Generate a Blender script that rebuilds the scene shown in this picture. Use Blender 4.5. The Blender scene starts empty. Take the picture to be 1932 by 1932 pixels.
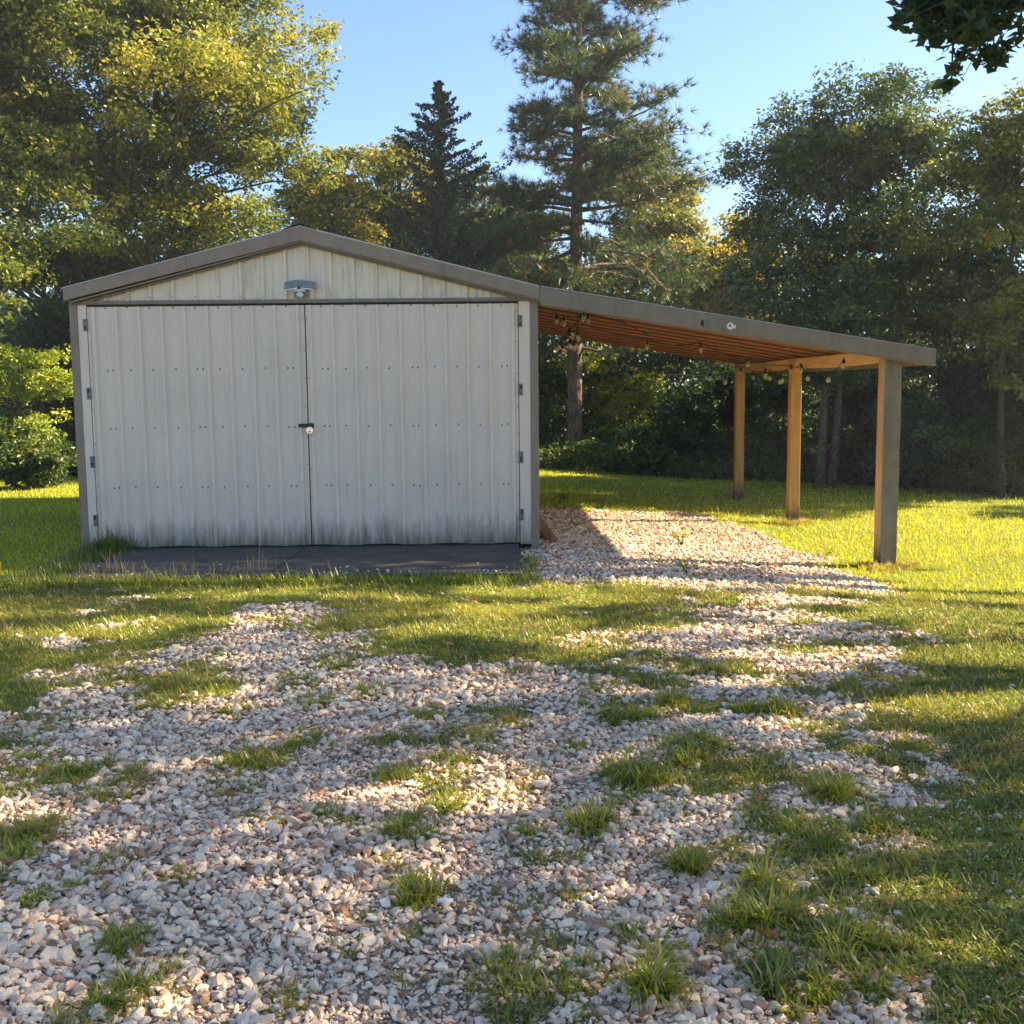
import bpy, math, random
import numpy as np
from mathutils import Vector, Matrix

random.seed(7); RNG = np.random.default_rng(11)
scene = bpy.context.scene
COL = scene.collection

# ------------------------------------------------------------------ camera model
F = 2060.0
CAM = np.array([0.0, 0.0, 1.6])
def rot_m(pitch, roll, yaw):
    p = math.radians(90 - pitch); r = math.radians(roll); y = math.radians(yaw)
    Rx = np.array([[1,0,0],[0,math.cos(p),-math.sin(p)],[0,math.sin(p),math.cos(p)]])
    Rl = np.array([[math.cos(r),-math.sin(r),0],[math.sin(r),math.cos(r),0],[0,0,1]])
    Ry = np.array([[math.cos(y),-math.sin(y),0],[math.sin(y),math.cos(y),0],[0,0,1]])
    return Ry @ Rx @ Rl
RM = rot_m(6.4, -0.55, -0.6)
def ray(x, y): return RM @ np.array([(x-966)/F, -(y-966)/F, -1.0])
def atY(x, y, Y):
    d = ray(x, y); return CAM + d*(Y/d[1])
def project(P):
    q = (np.atleast_2d(P) - CAM) @ RM
    return 966 + F*q[:,0]/-q[:,2], 966 - F*q[:,1]/-q[:,2]
def sstep(a, b, x):
    t = np.clip((x-a)/(b-a), 0, 1); return t*t*(3-2*t)
# terrain height
def G(x, y):
    x = np.asarray(x, float); y = np.asarray(y, float)
    z = -0.075 - 0.057*np.clip(x-0.5, 0, 3.6)*sstep(7, 10.5, y) - 0.02*np.clip(x-4.1, 0, 6)*sstep(7, 10.5, y)
    z = z - 0.012*np.clip(y-15, 0, 14)
    z = z + 0.012*np.sin(x*1.3+0.5)*np.cos(y*1.1) + 0.02*np.sin(x*0.37+y*0.29)
    return z
def atG(x, y):
    d = ray(x, y); z = -0.08
    for _ in range(8):
        p = CAM + d*((z-1.6)/d[2]); z = float(G(p[0], p[1]))
    return p

SUN = np.array([1.0, 0.2, 0.60]); SUN /= np.linalg.norm(SUN)

# ------------------------------------------------------------------ noise
_tab = np.random.default_rng(5).random((256, 256))
def vnoise(x, y):
    xi = np.floor(x).astype(int); yi = np.floor(y).astype(int)
    fx = x-xi; fy = y-yi; fx = fx*fx*(3-2*fx); fy = fy*fy*(3-2*fy)
    a = _tab[xi & 255, yi & 255]; b = _tab[(xi+1) & 255, yi & 255]
    c = _tab[xi & 255, (yi+1) & 255]; d = _tab[(xi+1) & 255, (yi+1) & 255]
    return (a*(1-fx)+b*fx)*(1-fy) + (c*(1-fx)+d*fx)*fy
def fbm(x, y, s=1.0, o=3):
    v = 0; a = 0.5; t = 0
    for i in range(o):
        v = v + a*vnoise(x*s+17.3*i, y*s+9.1*i); t += a; a *= 0.5; s *= 2.05
    return v/t

# ------------------------------------------------------------------ objects
def tag(o, label=None, cat=None, group=None, kind=None):
    if label: o['label'] = label
    if cat: o['category'] = cat
    if group: o['group'] = group
    if kind: o['kind'] = kind
    return o
def thing(name, label, cat, loc=(0,0,0), group=None):
    o = bpy.data.objects.new(name, None); COL.objects.link(o)
    o.location = loc; o.empty_display_size = 0.1
    o['_loc'] = list(map(float, loc))
    return tag(o, label, cat, group)
def link(name, me, mats, parent=None):
    o = bpy.data.objects.new(name, me); COL.objects.link(o)
    for m in (mats if isinstance(mats, (list, tuple)) else [mats]): me.materials.append(m)
    if parent is not None:
        o.parent = parent
        l = parent.get('_loc')
        if l is None and parent.type == 'MESH': l = None
        if l is not None: o.matrix_parent_inverse = Matrix.Translation(l).inverted()
    return o
def raw_mesh(name, V, loops, starts, totals, attrs=None, mi=None, smooth=False):
    me = bpy.data.meshes.new(name)
    V = np.asarray(V, np.float32); loops = np.asarray(loops, np.int32)
    me.vertices.add(len(V)); me.vertices.foreach_set('co', V.ravel())
    me.loops.add(len(loops)); me.loops.foreach_set('vertex_index', loops)
    me.polygons.add(len(starts)); me.polygons.foreach_set('loop_start', np.asarray(starts, np.int32))
    try: me.polygons.foreach_set('loop_total', np.asarray(totals, np.int32))
    except Exception: pass
    if mi is not None: me.polygons.foreach_set('material_index', np.asarray(mi, np.int32))
    if attrs:
        for k, a in attrs.items():
            at = me.attributes.new(k, 'FLOAT', 'POINT'); at.data.foreach_set('value', np.asarray(a, np.float32))
    me.update(calc_edges=True)
    me.polygons.foreach_set('use_smooth', np.full(len(starts), bool(smooth)))
    return me
def ngon_mesh(name, V, Fc, k, **kw):          # all faces with k corners
    Fc = np.asarray(Fc, np.int32).reshape(-1, k); n = len(Fc)
    return raw_mesh(name, V, Fc.ravel(), np.arange(n)*k, np.full(n, k), **kw)

class MB:
    """collects simple shapes into one mesh"""
    def __init__(s): s.v = []; s.f = []; s.m = []
    def add(s, v, f, m=0):
        o = len(s.v); s.v += [tuple(map(float, p)) for p in v]
        s.f += [[i+o for i in q] for q in f]; s.m += [m]*len(f); return s
    def box(s, a, b, m=0):
        x0,y0,z0 = a; x1,y1,z1 = b
        return s.hexa([(x0,y0,z0),(x1,y0,z0),(x1,y1,z0),(x0,y1,z0),(x0,y0,z1),(x1,y0,z1),(x1,y1,z1),(x0,y1,z1)], m)
    def hexa(s, v, m=0):
        return s.add(v, [(0,3,2,1),(4,5,6,7),(0,1,5,4),(1,2,6,5),(2,3,7,6),(3,0,4,7)], m)
    def obox(s, c, ax, ay, az, m=0):         # centre + three half axis vectors
        c, ax, ay, az = map(np.array, (c, ax, ay, az))
        v = [c-ax-ay-az, c+ax-ay-az, c+ax+ay-az, c-ax+ay-az, c-ax-ay+az, c+ax-ay+az, c+ax+ay+az, c-ax+ay+az]
        return s.hexa(v, m)
    def extr(s, poly, d, m=0):               # polygon (list of 3d) extruded by vector d
        n = len(poly); d = np.array(d); v = [np.array(p, float) for p in poly]; v += [p+d for p in v]
        f = [list(range(n))[::-1], list(range(n, 2*n))]
        f += [(i, (i+1) % n, (i+1) % n+n, i+n) for i in range(n)]
        return s.add(v, f, m)
    def tube(s, pts, rad, n=6, m=0, cap=True):
        v, f = tube(pts, rad, n, cap); return s.add(v, f, m)
    def cyl(s, a, b, r, n=12, m=0): return s.tube([a, b], [r, r], n, m)
    def ball(s, c, r, m=0, nu=10, nv=7, sz=1.0):
        v = []; f = []
        for j in range(nv+1):
            t = math.pi*j/nv
            for i in range(nu):
                a = 2*math.pi*i/nu
                v.append((c[0]+r*math.sin(t)*math.cos(a), c[1]+r*math.sin(t)*math.sin(a), c[2]+r*sz*math.cos(t)))
        for j in range(nv):
            for i in range(nu):
                f.append((j*nu+i, (j+1)*nu+i, (j+1)*nu+(i+1) % nu, j*nu+(i+1) % nu))
        return s.add(v, f, m)
    def build(s, name, mats, parent=None, bevel=0, smooth=False):
        me = bpy.data.meshes.new(name); me.from_pydata(s.v, [], s.f); me.update()
        me.polygons.foreach_set('material_index', s.m)
        if smooth: me.polygons.foreach_set('use_smooth', [True]*len(me.polygons))
        o = link(name, me, mats, parent)
        if bevel:
            b = o.modifiers.new('bevel', 'BEVEL'); b.width = bevel; b.segments = 2; b.limit_method = 'ANGLE'
        return o
def tube(pts, rad, n=6, cap=True):
    P = np.array(pts, float); k = len(P); v = []; f = []
    up = np.array([0.3, 0.2, 1.0])
    for i in range(k):
        t = P[min(i+1, k-1)]-P[max(i-1, 0)]; t = t/(np.linalg.norm(t)+1e-9)
        a = np.cross(t, up); 
        if np.linalg.norm(a) < 0.05: a = np.cross(t, [1, 0, 0])
        a /= np.linalg.norm(a); b = np.cross(t, a)
        for j in range(n):
            w = 2*math.pi*j/n; v.append(P[i]+rad[i]*(a*math.cos(w)+b*math.sin(w)))
    for i in range(k-1):
        for j in range(n): f.append((i*n+j, i*n+(j+1) % n, (i+1)*n+(j+1) % n, (i+1)*n+j))
    if cap: f.append(tuple(range(n))[::-1]); f.append(tuple(range((k-1)*n, k*n)))
    return v, f

# ------------------------------------------------------------------ materials
class NT:
    def __init__(s, name):
        s.m = bpy.data.materials.new(name); s.m.use_nodes = True
        s.t = s.m.node_tree; s.t.nodes.clear(); s.out = s.n('ShaderNodeOutputMaterial')
    def n(s, typ, **kw):
        x = s.t.nodes.new(typ)
        for k, v in kw.items(): setattr(x, k, v)
        return x
    def l(s, a, b): s.t.links.new(a, b)
    def val(s, node, key, v): node.inputs[key].default_value = v; return node
    def noise(s, scale, detail=4, rough=0.6, vec=None):
        x = s.n('ShaderNodeTexNoise'); s.val(x, 'Scale', scale); s.val(x, 'Detail', detail); s.val(x, 'Roughness', rough)
        if vec is not None: s.l(vec, x.inputs['Vector'])
        return x
    def pos(s, sc=(1,1,1)):
        g = s.n('ShaderNodeNewGeometry'); mp = s.n('ShaderNodeMapping'); s.l(g.outputs['Position'], mp.inputs['Vector'])
        mp.inputs['Scale'].default_value = sc; return mp.outputs['Vector']
    def ramp(s, fac, stops, interp='LINEAR'):
        r = s.n('ShaderNodeValToRGB'); r.color_ramp.interpolation = interp; e = r.color_ramp.elements
        while len(e) > 1: e.remove(e[-1])
        e[0].position = stops[0][0]; e[0].color = (*stops[0][1], 1)
        for p, c in stops[1:]:
            q = e.new(p); q.color = (*c, 1)
        s.l(fac, r.inputs['Fac']); return r.outputs['Color']
    def math(s, op, a, b=None, c=None, clamp=False):
        x = s.n('ShaderNodeMath', operation=op); x.use_clamp = clamp
        for i, q in enumerate((a, b, c)):
            if q is None: continue
            if isinstance(q, (int, float)): x.inputs[i].default_value = q
            else: s.l(q, x.inputs[i])
        return x.outputs[0]
    def mix(s, fac, a, b, blend='MIX'):
        x = s.n('ShaderNodeMix', data_type='RGBA', blend_type=blend)
        for i, q in ((0, fac), (6, a), (7, b)):
            if isinstance(q, (int, float)): x.inputs[i].default_value = q
            elif isinstance(q, tuple): x.inputs[i].default_value = (*q, 1)
            else: s.l(q, x.inputs[i])
        return x.outputs[2]
    def maprange(s, v, a, b, c=0.0, d=1.0):
        x = s.n('ShaderNodeMapRange'); s.l(v, x.inputs[0])
        for i, q in enumerate((a, b, c, d)): x.inputs[i+1].default_value = q
        return x.outputs[0]
    def princ(s, color, rough=0.6, metal=0.0, spec=0.5, bump=None, bstr=0.2, bdist=0.01):
        p = s.n('ShaderNodeBsdfPrincipled')
        if isinstance(color, tuple): p.inputs['Base Color'].default_value = (*color, 1)
        else: s.l(color, p.inputs['Base Color'])
        if isinstance(rough, float): p.inputs['Roughness'].default_value = rough
        else: s.l(rough, p.inputs['Roughness'])
        p.inputs['Metallic'].default_value = metal; p.inputs['Specular IOR Level'].default_value = spec
        if bump is not None:
            b = s.n('ShaderNodeBump'); b.inputs['Strength'].default_value = bstr; b.inputs['Distance'].default_value = bdist
            s.l(bump, b.inputs['Height']); s.l(b.outputs[0], p.inputs['Normal'])
        s.l(p.outputs[0], s.out.inputs[0]); return s.m

def mat_simple(name, c, rough=0.5, metal=0.0, var=0.12, scale=12.0, spec=0.4, grime=0.0):
    t = NT(name); n = t.noise(scale, 5, vec=t.pos())
    lo = tuple(x*(1-var) for x in c); hi = tuple(min(1, x*(1+var)) for x in c)
    col = t.ramp(n.outputs[0], [(0.3, lo), (0.7, hi)])
    if grime:
        g = t.noise(1.0, 6, 0.7, t.pos((9, 9, 2.2))).outputs[0]; col = t.mix(t.maprange(g, .48, .72, 0, grime), col, tuple(x*.4 for x in c))
        g = t.noise(70, 4, 0.7, t.pos()).outputs[0]; col = t.mix(t.maprange(g, .58, .75, 0, grime*.7), col, tuple(x*.35 for x in c))
    return t.princ(col, rough, metal, spec, n.outputs[0], 0.1, 0.002)

def mat_siding(name, c, gable=False):
    t = NT(name)
    a = t.noise(1.3, 4, vec=t.pos()).outputs[0]
    base = t.ramp(a, [(0.3, tuple(x*0.90 for x in c)), (0.7, c)])
    # long vertical runs of grime
    s1 = t.noise(1.0, 5, 0.65, t.pos((26, 26, 1.1 if not gable else 2.2))).outputs[0]
    m1 = t.maprange(s1, 0.50 if gable else 0.55, 0.74, 0, 0.6 if gable else 0.22)
    base = t.mix(m1, base, (0.20, 0.20, 0.17))
    sp = t.noise(60, 3, 0.7, t.pos((1, 1, 0.5))).outputs[0]
    base = t.mix(t.maprange(sp, 0.62, 0.8, 0, 0.3), base, (0.25, 0.24, 0.20))
    if not gable:
        sep = t.n('ShaderNodeSeparateXYZ'); t.l(t.pos(), sep.inputs[0])
        s2 = t.noise(1.0, 5, 0.7, t.pos((16, 16, 2.5))).outputs[0]
        h = t.math('SUBTRACT', sep.outputs[2], t.math('MULTIPLY', s2, 0.62))
        low = t.maprange(h, -0.02, -0.33, 0, 0.9)
        base = t.mix(low, base, (0.10, 0.10, 0.065))
    return t.princ(base, 0.42, 0.0, 0.45, t.noise(3.0, 3, vec=t.pos()).outputs[0], 0.25, 0.01)

def mat_wood(name, c, dark, sc=(40, 2, 40), foot=False):
    t = NT(name)
    g = t.noise(1.0, 6, 0.6, t.pos(sc)).outputs[0]
    col = t.ramp(g, [(0.3, dark), (0.5, tuple((a+b)/2 for a, b in zip(c, dark))), (0.68, c)])
    k = t.noise(2.5, 3, vec=t.pos()).outputs[0]
    col = t.mix(t.maprange(k, 0.55, 0.75, 0, 0.4), col, tuple(x*0.6 for x in c))
    if foot:
        sep = t.n('ShaderNodeSeparateXYZ'); t.l(t.pos(), sep.inputs[0])
        q = t.noise(14, 3, vec=t.pos((1, 1, 0.6))).outputs[0]
        h = t.math('ADD', sep.outputs[2], t.math('MULTIPLY', q, 0.35))
        col = t.mix(t.maprange(h, 0.22, -0.02, 0, 0.85), col, (0.05, 0.045, 0.035))
    return t.princ(col, 0.75, 0, 0.2, g, 0.3, 0.004)

def mat_leaf(name, stops, trans=0.4, rough=0.5, gloss=0.04, tcol=(1.25, 1.2, 0.6)):
    t = NT(name); a = t.n('ShaderNodeAttribute', attribute_name='tint')
    col = t.ramp(a.outputs['Fac'], stops)
    d = t.n('ShaderNodeBsdfDiffuse'); t.l(col, d.inputs[0])
    tr = t.n('ShaderNodeBsdfTranslucent'); t.l(t.mix(1.0, col, tcol, 'MULTIPLY'), tr.inputs[0])
    m = t.n('ShaderNodeMixShader'); m.inputs[0].default_value = trans
    t.l(d.outputs[0], m.inputs[1]); t.l(tr.outputs[0], m.inputs[2])
    g = t.n('ShaderNodeBsdfGlossy'); g.inputs['Roughness'].default_value = rough
    m2 = t.n('ShaderNodeMixShader'); m2.inputs[0].default_value = gloss
    t.l(m.outputs[0], m2.inputs[1]); t.l(g.outputs[0], m2.inputs[2]); t.l(m2.outputs[0], t.out.inputs[0])
    return t.m

WHITE = mat_siding('white_siding', (0.75, 0.645, 0.53))
GABLE = mat_siding('gable_siding', (0.78, 0.69, 0.54), True)
TAN = mat_simple('tan_trim', (0.25, 0.195, 0.145), 0.4, var=0.10, scale=5, grime=.4)
TANG = mat_simple('tan_gutter', (0.215, 0.175, 0.125), 0.4, var=0.10, scale=5, grime=.4)
POST_SHADE = mat_wood('shaded_post_face', (0.235, 0.215, 0.16), (0.19, 0.17, 0.125), (26, 26, 1.6), True) if False else mat_simple('shaded_post_face', (0.20, 0.17, 0.11), 0.6, var=.15, scale=8, grime=.5)  # shaded grey of the front post's face put into a flat colour
ROOFM = mat_simple('roof_sheet', (0.45, 0.42, 0.38), 0.35, 0.3, 0.1)
RUBBER = mat_simple('black_rubber', (0.015, 0.015, 0.016), 0.6)
SCREW = mat_simple('screw_steel', (0.12, 0.12, 0.12), 0.5, 0.4)
STEEL = mat_simple('galvanised_steel', (0.20, 0.19, 0.165), 0.6, 0.3, 0.3, 30)
RUSTY = mat_simple('rusty_iron', (0.07, 0.055, 0.05), 0.7, 0.3, 0.4, 40)
CHROME = mat_simple('chrome', (0.75, 0.77, 0.8), 0.18, 0.9, 0.03)
LAMPG = mat_simple('grey_lamp_housing', (0.22, 0.25, 0.25), 0.4, 0.1)
LAMPW = mat_simple('white_plastic', (0.7, 0.72, 0.7), 0.35)
DARKIN = mat_simple('dark_interior', (0.02, 0.02, 0.02), 0.9)
POST = mat_wood('post_wood', (0.62, 0.34, 0.12), (0.40, 0.21, 0.08), (26, 26, 1.6), True)
POSTG = mat_wood('weathered_post_wood', (0.60, 0.38, 0.17), (0.40, 0.24, 0.11), (26, 26, 1.6), True)
BEAM = mat_wood('beam_wood', (0.85, 0.56, 0.22), (0.62, 0.38, 0.14), (26, 1.6, 26))
RAFT = mat_wood('rafter_wood', (0.50, 0.22, 0.09), (0.30, 0.12, 0.05), (1.6, 26, 26))
DECK = mat_wood('deck_underside', (0.085, 0.04, 0.028), (0.05, 0.025, 0.02), (1.6, 26, 26))  # darkened to put the shade between the purlins into the wood
PLANK = mat_wood('plank_wood', (0.40, 0.20, 0.10), (0.2, 0.10, 0.05), (5, 5, 5))
BARK = (lambda t: t.princ(t.ramp(t.noise(1.0, 6, 0.7, t.pos((14, 14, 3))).outputs[0], [(0.3, (0.035, 0.028, 0.024)), (0.7, (0.15, 0.125, 0.105))]), 0.9, 0, 0.1,
        t.noise(1.0, 6, 0.7, t.pos((14, 14, 3))).outputs[0], 0.9, 0.03))(NT('bark'))
PINEBARK = (lambda t: t.princ(t.ramp(t.noise(1.0, 6, 0.7, t.pos((10, 10, 3.5))).outputs[0], [(0.35, (0.05, 0.035, 0.03)), (0.65, (0.24, 0.17, 0.14))]), 0.9, 0, 0.1,
        t.noise(1.0, 6, 0.7, t.pos((10, 10, 3.5))).outputs[0], 0.9, 0.03))(NT('pine_bark'))
PALEBARK = mat_simple('pale_bark', (0.12, 0.11, 0.09), 0.9, 0, 0.6, 14)

G1 = [(0.0, (0.018, 0.034, 0.010)), (0.4, (0.045, 0.075, 0.014)), (0.75, (0.12, 0.15, 0.022)), (1.0, (0.26, 0.23, 0.04))]
LEAF_OAK = mat_leaf('oak_leaves', [(0.0, (0.05, 0.075, 0.018)), (0.35, (0.15, 0.185, 0.03)), (0.7, (0.35, 0.34, 0.05)), (1.0, (0.50, 0.38, 0.08))])
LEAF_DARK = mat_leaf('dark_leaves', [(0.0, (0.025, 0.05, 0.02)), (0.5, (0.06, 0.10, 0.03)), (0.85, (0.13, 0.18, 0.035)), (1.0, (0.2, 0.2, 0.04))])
LEAF_BLUE = mat_leaf('bluish_leaves', [(0.0, (0.035, 0.065, 0.032)), (0.5, (0.075, 0.12, 0.042)), (0.85, (0.16, 0.20, 0.06)), (1.0, (0.26, 0.20, 0.07))], 0.35, 0.4, 0.08)
LEAF_LIME = mat_leaf('lime_leaves', [(0.0, (0.10, 0.15, 0.018)), (0.4, (0.30, 0.37, 0.03)), (1.0, (0.56, 0.52, 0.04))])
LEAF_AUT = mat_leaf('autumn_leaves', [(0.0, (0.08, 0.11, 0.025)), (0.4, (0.22, 0.235, 0.05)), (0.75, (0.40, 0.34, 0.08)), (1.0, (0.52, 0.30, 0.10))])
NEEDLE = mat_leaf('pine_needles', [(0.0, (0.025, 0.055, 0.026)), (0.5, (0.065, 0.11, 0.038)), (0.9, (0.14, 0.18, 0.05)), (1.0, (0.35, 0.2, 0.07))], 0.25, 0.4, 0.06)
CEDAR = mat_leaf('cedar_sprays', [(0.0, (0.016, 0.032, 0.018)), (0.6, (0.035, 0.06, 0.028)), (1.0, (0.08, 0.11, 0.035))], 0.2)
GRASS = mat_leaf('grass_blades', [(0.0, (0.095, 0.13, 0.024)), (0.45, (0.25, 0.29, 0.03)), (0.75, (0.45, 0.42, 0.05)), (0.9, (0.34, 0.27, 0.10)), (1.0, (0.42, 0.28, 0.16))], 0.42, 0.4, 0.04)
LAWN = mat_leaf('lawn_blades', [(0.0, (0.22, 0.29, 0.012)), (0.5, (0.56, 0.55, 0.016)), (1.0, (0.76, 0.63, 0.05))], 0.42, 0.45, 0.03)
STALK = mat_leaf('dry_stalks', [(0.0, (0.38, 0.24, 0.10)), (1.0, (0.55, 0.40, 0.22))], 0.3)
DEADLEAF = mat_leaf('fallen_leaves', [(0.0, (0.30, 0.09, 0.04)), (0.6, (0.42, 0.18, 0.07)), (1.0, (0.45, 0.30, 0.15))], 0.25)

def stone_mat():
    t = NT('gravel_stone'); a = t.n('ShaderNodeAttribute', attribute_name='tint')
    col = t.ramp(a.outputs['Fac'], [(0.0, (0.26, 0.155, 0.105)), (0.10, (0.44, 0.28, 0.195)), (0.25, (0.66, 0.46, 0.32)), (0.45, (0.82, 0.61, 0.43)),
        (0.62, (0.74, 0.61, 0.475)), (0.78, (0.88, 0.71, 0.51)), (0.95, (0.92, 0.80, 0.61)), (1.0, (0.36, 0.2, 0.10))])
    n = t.noise(45, 5, 0.7, t.pos()).outputs[0]
    col = t.mix(1.0, col, t.ramp(n, [(0.3, (0.78, 0.76, 0.74)), (0.7, (1.1, 1.08, 1.05))]), 'MULTIPLY')
    return t.princ(col, 0.75, 0, 0.3, t.noise(140, 4, 0.7, t.pos()).outputs[0], 0.4, 0.002)
STONE = stone_mat()

def ground_mat():
    t = NT('ground'); a = t.n('ShaderNodeAttribute', attribute_name='cover')
    n = t.noise(35, 6, 0.7, t.pos()).outputs[0]
    v = t.n('ShaderNodeTexVoronoi'); v.inputs['Scale'].default_value = 38; t.l(t.pos(), v.inputs['Vector'])
    grav = t.ramp(v.outputs['Distance'], [(0.1, (0.55, 0.41, 0.31)), (0.5, (0.33, 0.24, 0.18))])
    grav = t.mix(t.maprange(n, 0.4, 0.65), grav, (0.34, 0.25, 0.18))
    n2 = t.noise(55, 6, 0.8, t.pos()).outputs[0]
    gr = t.ramp(n2, [(0.35, (0.08, 0.075, 0.025)), (0.5, (0.17, 0.19, 0.035)), (0.65, (0.30, 0.29, 0.055))])
    return t.princ(t.mix(a.outputs['Fac'], grav, gr), 0.95, 0, 0.1, n, 0.8, 0.02)
GROUND = ground_mat()
def concrete_mat():
    t = NT('concrete')
    n = t.noise(3.0, 7, 0.7, t.pos()).outputs[0]; m = t.noise(60, 4, 0.6, t.pos()).outputs[0]
    col = t.ramp(n, [(0.3, (0.065, 0.056, 0.050)), (0.55, (0.105, 0.09, 0.078)), (0.75, (0.17, 0.148, 0.125))])
    col = t.mix(t.maprange(m, 0.5, 0.75, 0, 0.5), col, (0.035, 0.03, 0.03))
    s = t.noise(1.0, 5, 0.7, t.pos((1.5, 12, 1))).outputs[0]
    col = t.mix(t.maprange(s, 0.5, 0.7, 0, 0.4), col, (0.035, 0.03, 0.03))
    return t.princ(col, 0.85, 0, 0.2, m, 0.35, 0.004)
CONC = concrete_mat()

# ------------------------------------------------------------------ coverage maps (grass share of the yard, in steps of the yard's grid)
GX = np.arange(17)*120.0
GY = np.array([1090,1130,1170,1210,1250,1300,1350,1400,1460,1520,1600,1680,1760,1840,1932.0])
COVER = ["99999999965345799","99588689999634799","98673289987534799","84851389973234589","85423136753324589",
         "95455232324356689","42423211312544789","32113111003447899","34114123225652689","52001005525246369",
         "20000032330156789","00000000001136789","00200010000166688","00310000121165678","02200002420156577"]
SUNM = ["79997434566446899","24455334566544567","45432325644443356","23222214676444468","21121311265345457",
        "11126411113445566","00131000014344445","20001000001111123","41111016631111222","51001014522353131",
        "40000000121001111","00000000000101431","00000000000032242","00000000000012232","00000000000001223"]
def grid(rows): return np.array([[int(c) for c in r] for r in rows], float)/9
def sample(gr, P):
    px, py = project(P)
    u = np.clip(px/120.0, 0, 15.999); v = np.interp(py, GY, np.arange(15)); v = np.clip(v, 0, 13.999)
    i = u.astype(int); j = v.astype(int); fu = u-i; fv = v-j
    return (gr[j, i]*(1-fu)+gr[j, i+1]*fu)*(1-fv) + (gr[j+1, i]*(1-fu)+gr[j+1, i+1]*fu)*fv
COV = grid(COVER); COV[6:, 11:16] *= .80; COV[2:6, 11:15] *= .9; SUNG = grid(SUNM)
def cover(x, y):
    P = np.stack([x, y, np.full_like(x, -0.08)], -1)
    base = sample(COV, P)
    n = fbm(x, y, 2.2, 4)
    n2 = fbm(x+31, y*1.4+7, 5.5, 3)
    c = sstep(-0.24, 0.24, base-(n-0.5)*1.5-0.46 + (base-0.5)*0.35-(n2-.5)*1.0)
    # gravel bay under the lean-to roof
    wob = (fbm(x, y, 1.6, 3)-0.5)*0.7+(fbm(x, y, 7, 2)-.5)*.5
    right = np.interp(y, [9, 11, 13, 15.6], [3.5, 3.55, 3.25, 2.9])
    bay = sstep(-0.12, 0.12, right+wob*0.8-x)*sstep(-0.15, 0.15, 15.7+wob-y)*sstep(-0.1, 0.1, x-0.1)
    bayg = 1-bay*(1-0.0)
    k = sstep(8.9, 9.7, y+wob)
    c = c*(1-k) + bayg*k
    c = np.where((y > 9.3) & (x < 0.1), 1.0, c)
    return c

# ------------------------------------------------------------------ ground
def axis(lo, hi, step, far, n):
    c = np.arange(lo, hi+1e-6, step); g = np.geomspace(1, far, n)
    return np.concatenate([(lo-g)[::-1], c, hi+g])
def make_ground():
    xs = axis(-9, 9, 0.1, 400, 26); ys = axis(1.0, 21, 0.1, 400, 26)
    X, Y = np.meshgrid(xs, ys, indexing='ij'); Z = G(np.clip(X, -30, 30), np.clip(Y, -10, 60))
    cv = cover(np.clip(X.ravel(), -9.5, 9.5), np.clip(Y.ravel(), 1.2, 40))
    # plain shallow bowl under the slab so the concrete shows a real edge
    Z = np.where((X > -4.3) & (X < 0.3) & (Y > 9.55) & (Y < 18.5), np.minimum(Z, -0.1), Z)
    nx, ny = X.shape
    idx = np.arange(nx*ny).reshape(nx, ny)
    Fc = np.stack([idx[:-1,:-1], idx[1:,:-1], idx[1:,1:], idx[:-1,1:]], -1).reshape(-1, 4)
    me = ngon_mesh('ground', np.stack([X, Y, Z], -1).reshape(-1, 3), Fc, 4, attrs={'cover': cv}, smooth=True)
    tag(link('ground', me, GROUND), kind='structure')
make_ground()

# ------------------------------------------------------------------ gravel
def ico(sub):
    t = (1+5**.5)/2
    v = [(-1,t,0),(1,t,0),(-1,-t,0),(1,-t,0),(0,-1,t),(0,1,t),(0,-1,-t),(0,1,-t),(t,0,-1),(t,0,1),(-t,0,-1),(-t,0,1)]
    f = [(0,11,5),(0,5,1),(0,1,7),(0,7,10),(0,10,11),(1,5,9),(5,11,4),(11,10,2),(10,7,6),(7,1,8),(3,9,4),(3,4,2),(3,2,6),(3,6,8),(3,8,9),(4,9,5),(2,4,11),(6,2,10),(8,6,7),(9,8,1)]
    v = [np.array(p)/np.linalg.norm(p) for p in v]
    for _ in range(sub):
        cache = {}; nf = []
        def mid(a, b):
            k = (min(a,b), max(a,b))
            if k not in cache:
                m = v[a]+v[b]; v.append(m/np.linalg.norm(m)); cache[k] = len(v)-1
            return cache[k]
        for a,b,c in f:
            x,y,z = mid(a,b), mid(b,c), mid(c,a); nf += [(a,x,z),(b,y,x),(c,z,y),(x,y,z)]
        f = nf
    return np.array(v), np.array(f)
def stone_variants(sub, n):
    V, Fc = ico(sub); out = []
    for k in range(n):
        r = np.random.default_rng(100+k); P = V.copy()
        for _ in range(8):
            d = r.normal(size=3); d /= np.linalg.norm(d); h = r.uniform(0.3, 0.68)
            e = np.maximum(0, P @ d-h); P -= e[:,None]*d
        P *= np.array([1, r.uniform(0.6, 0.9), r.uniform(0.38, 0.62)])
        P /= np.abs(P).max(); out.append(P)
    return np.array(out), Fc
def rand_rots(n, tilt):
    a = RNG.uniform(0, 2*np.pi, n); tx = RNG.normal(0, tilt, n); ty = RNG.normal(0, tilt, n)
    ca, sa = np.cos(a), np.sin(a); cx, sx = np.cos(tx), np.sin(tx); cy, sy = np.cos(ty), np.sin(ty)
    Z = np.zeros(n); O = np.ones(n)
    Rz = np.stack([ca,-sa,Z, sa,ca,Z, Z,Z,O], -1).reshape(n,3,3)
    Rx = np.stack([O,Z,Z, Z,cx,-sx, Z,sx,cx], -1).reshape(n,3,3)
    Ry = np.stack([cy,Z,sy, Z,O,Z, -sy,Z,cy], -1).reshape(n,3,3)
    return Rx @ Ry @ Rz
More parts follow.
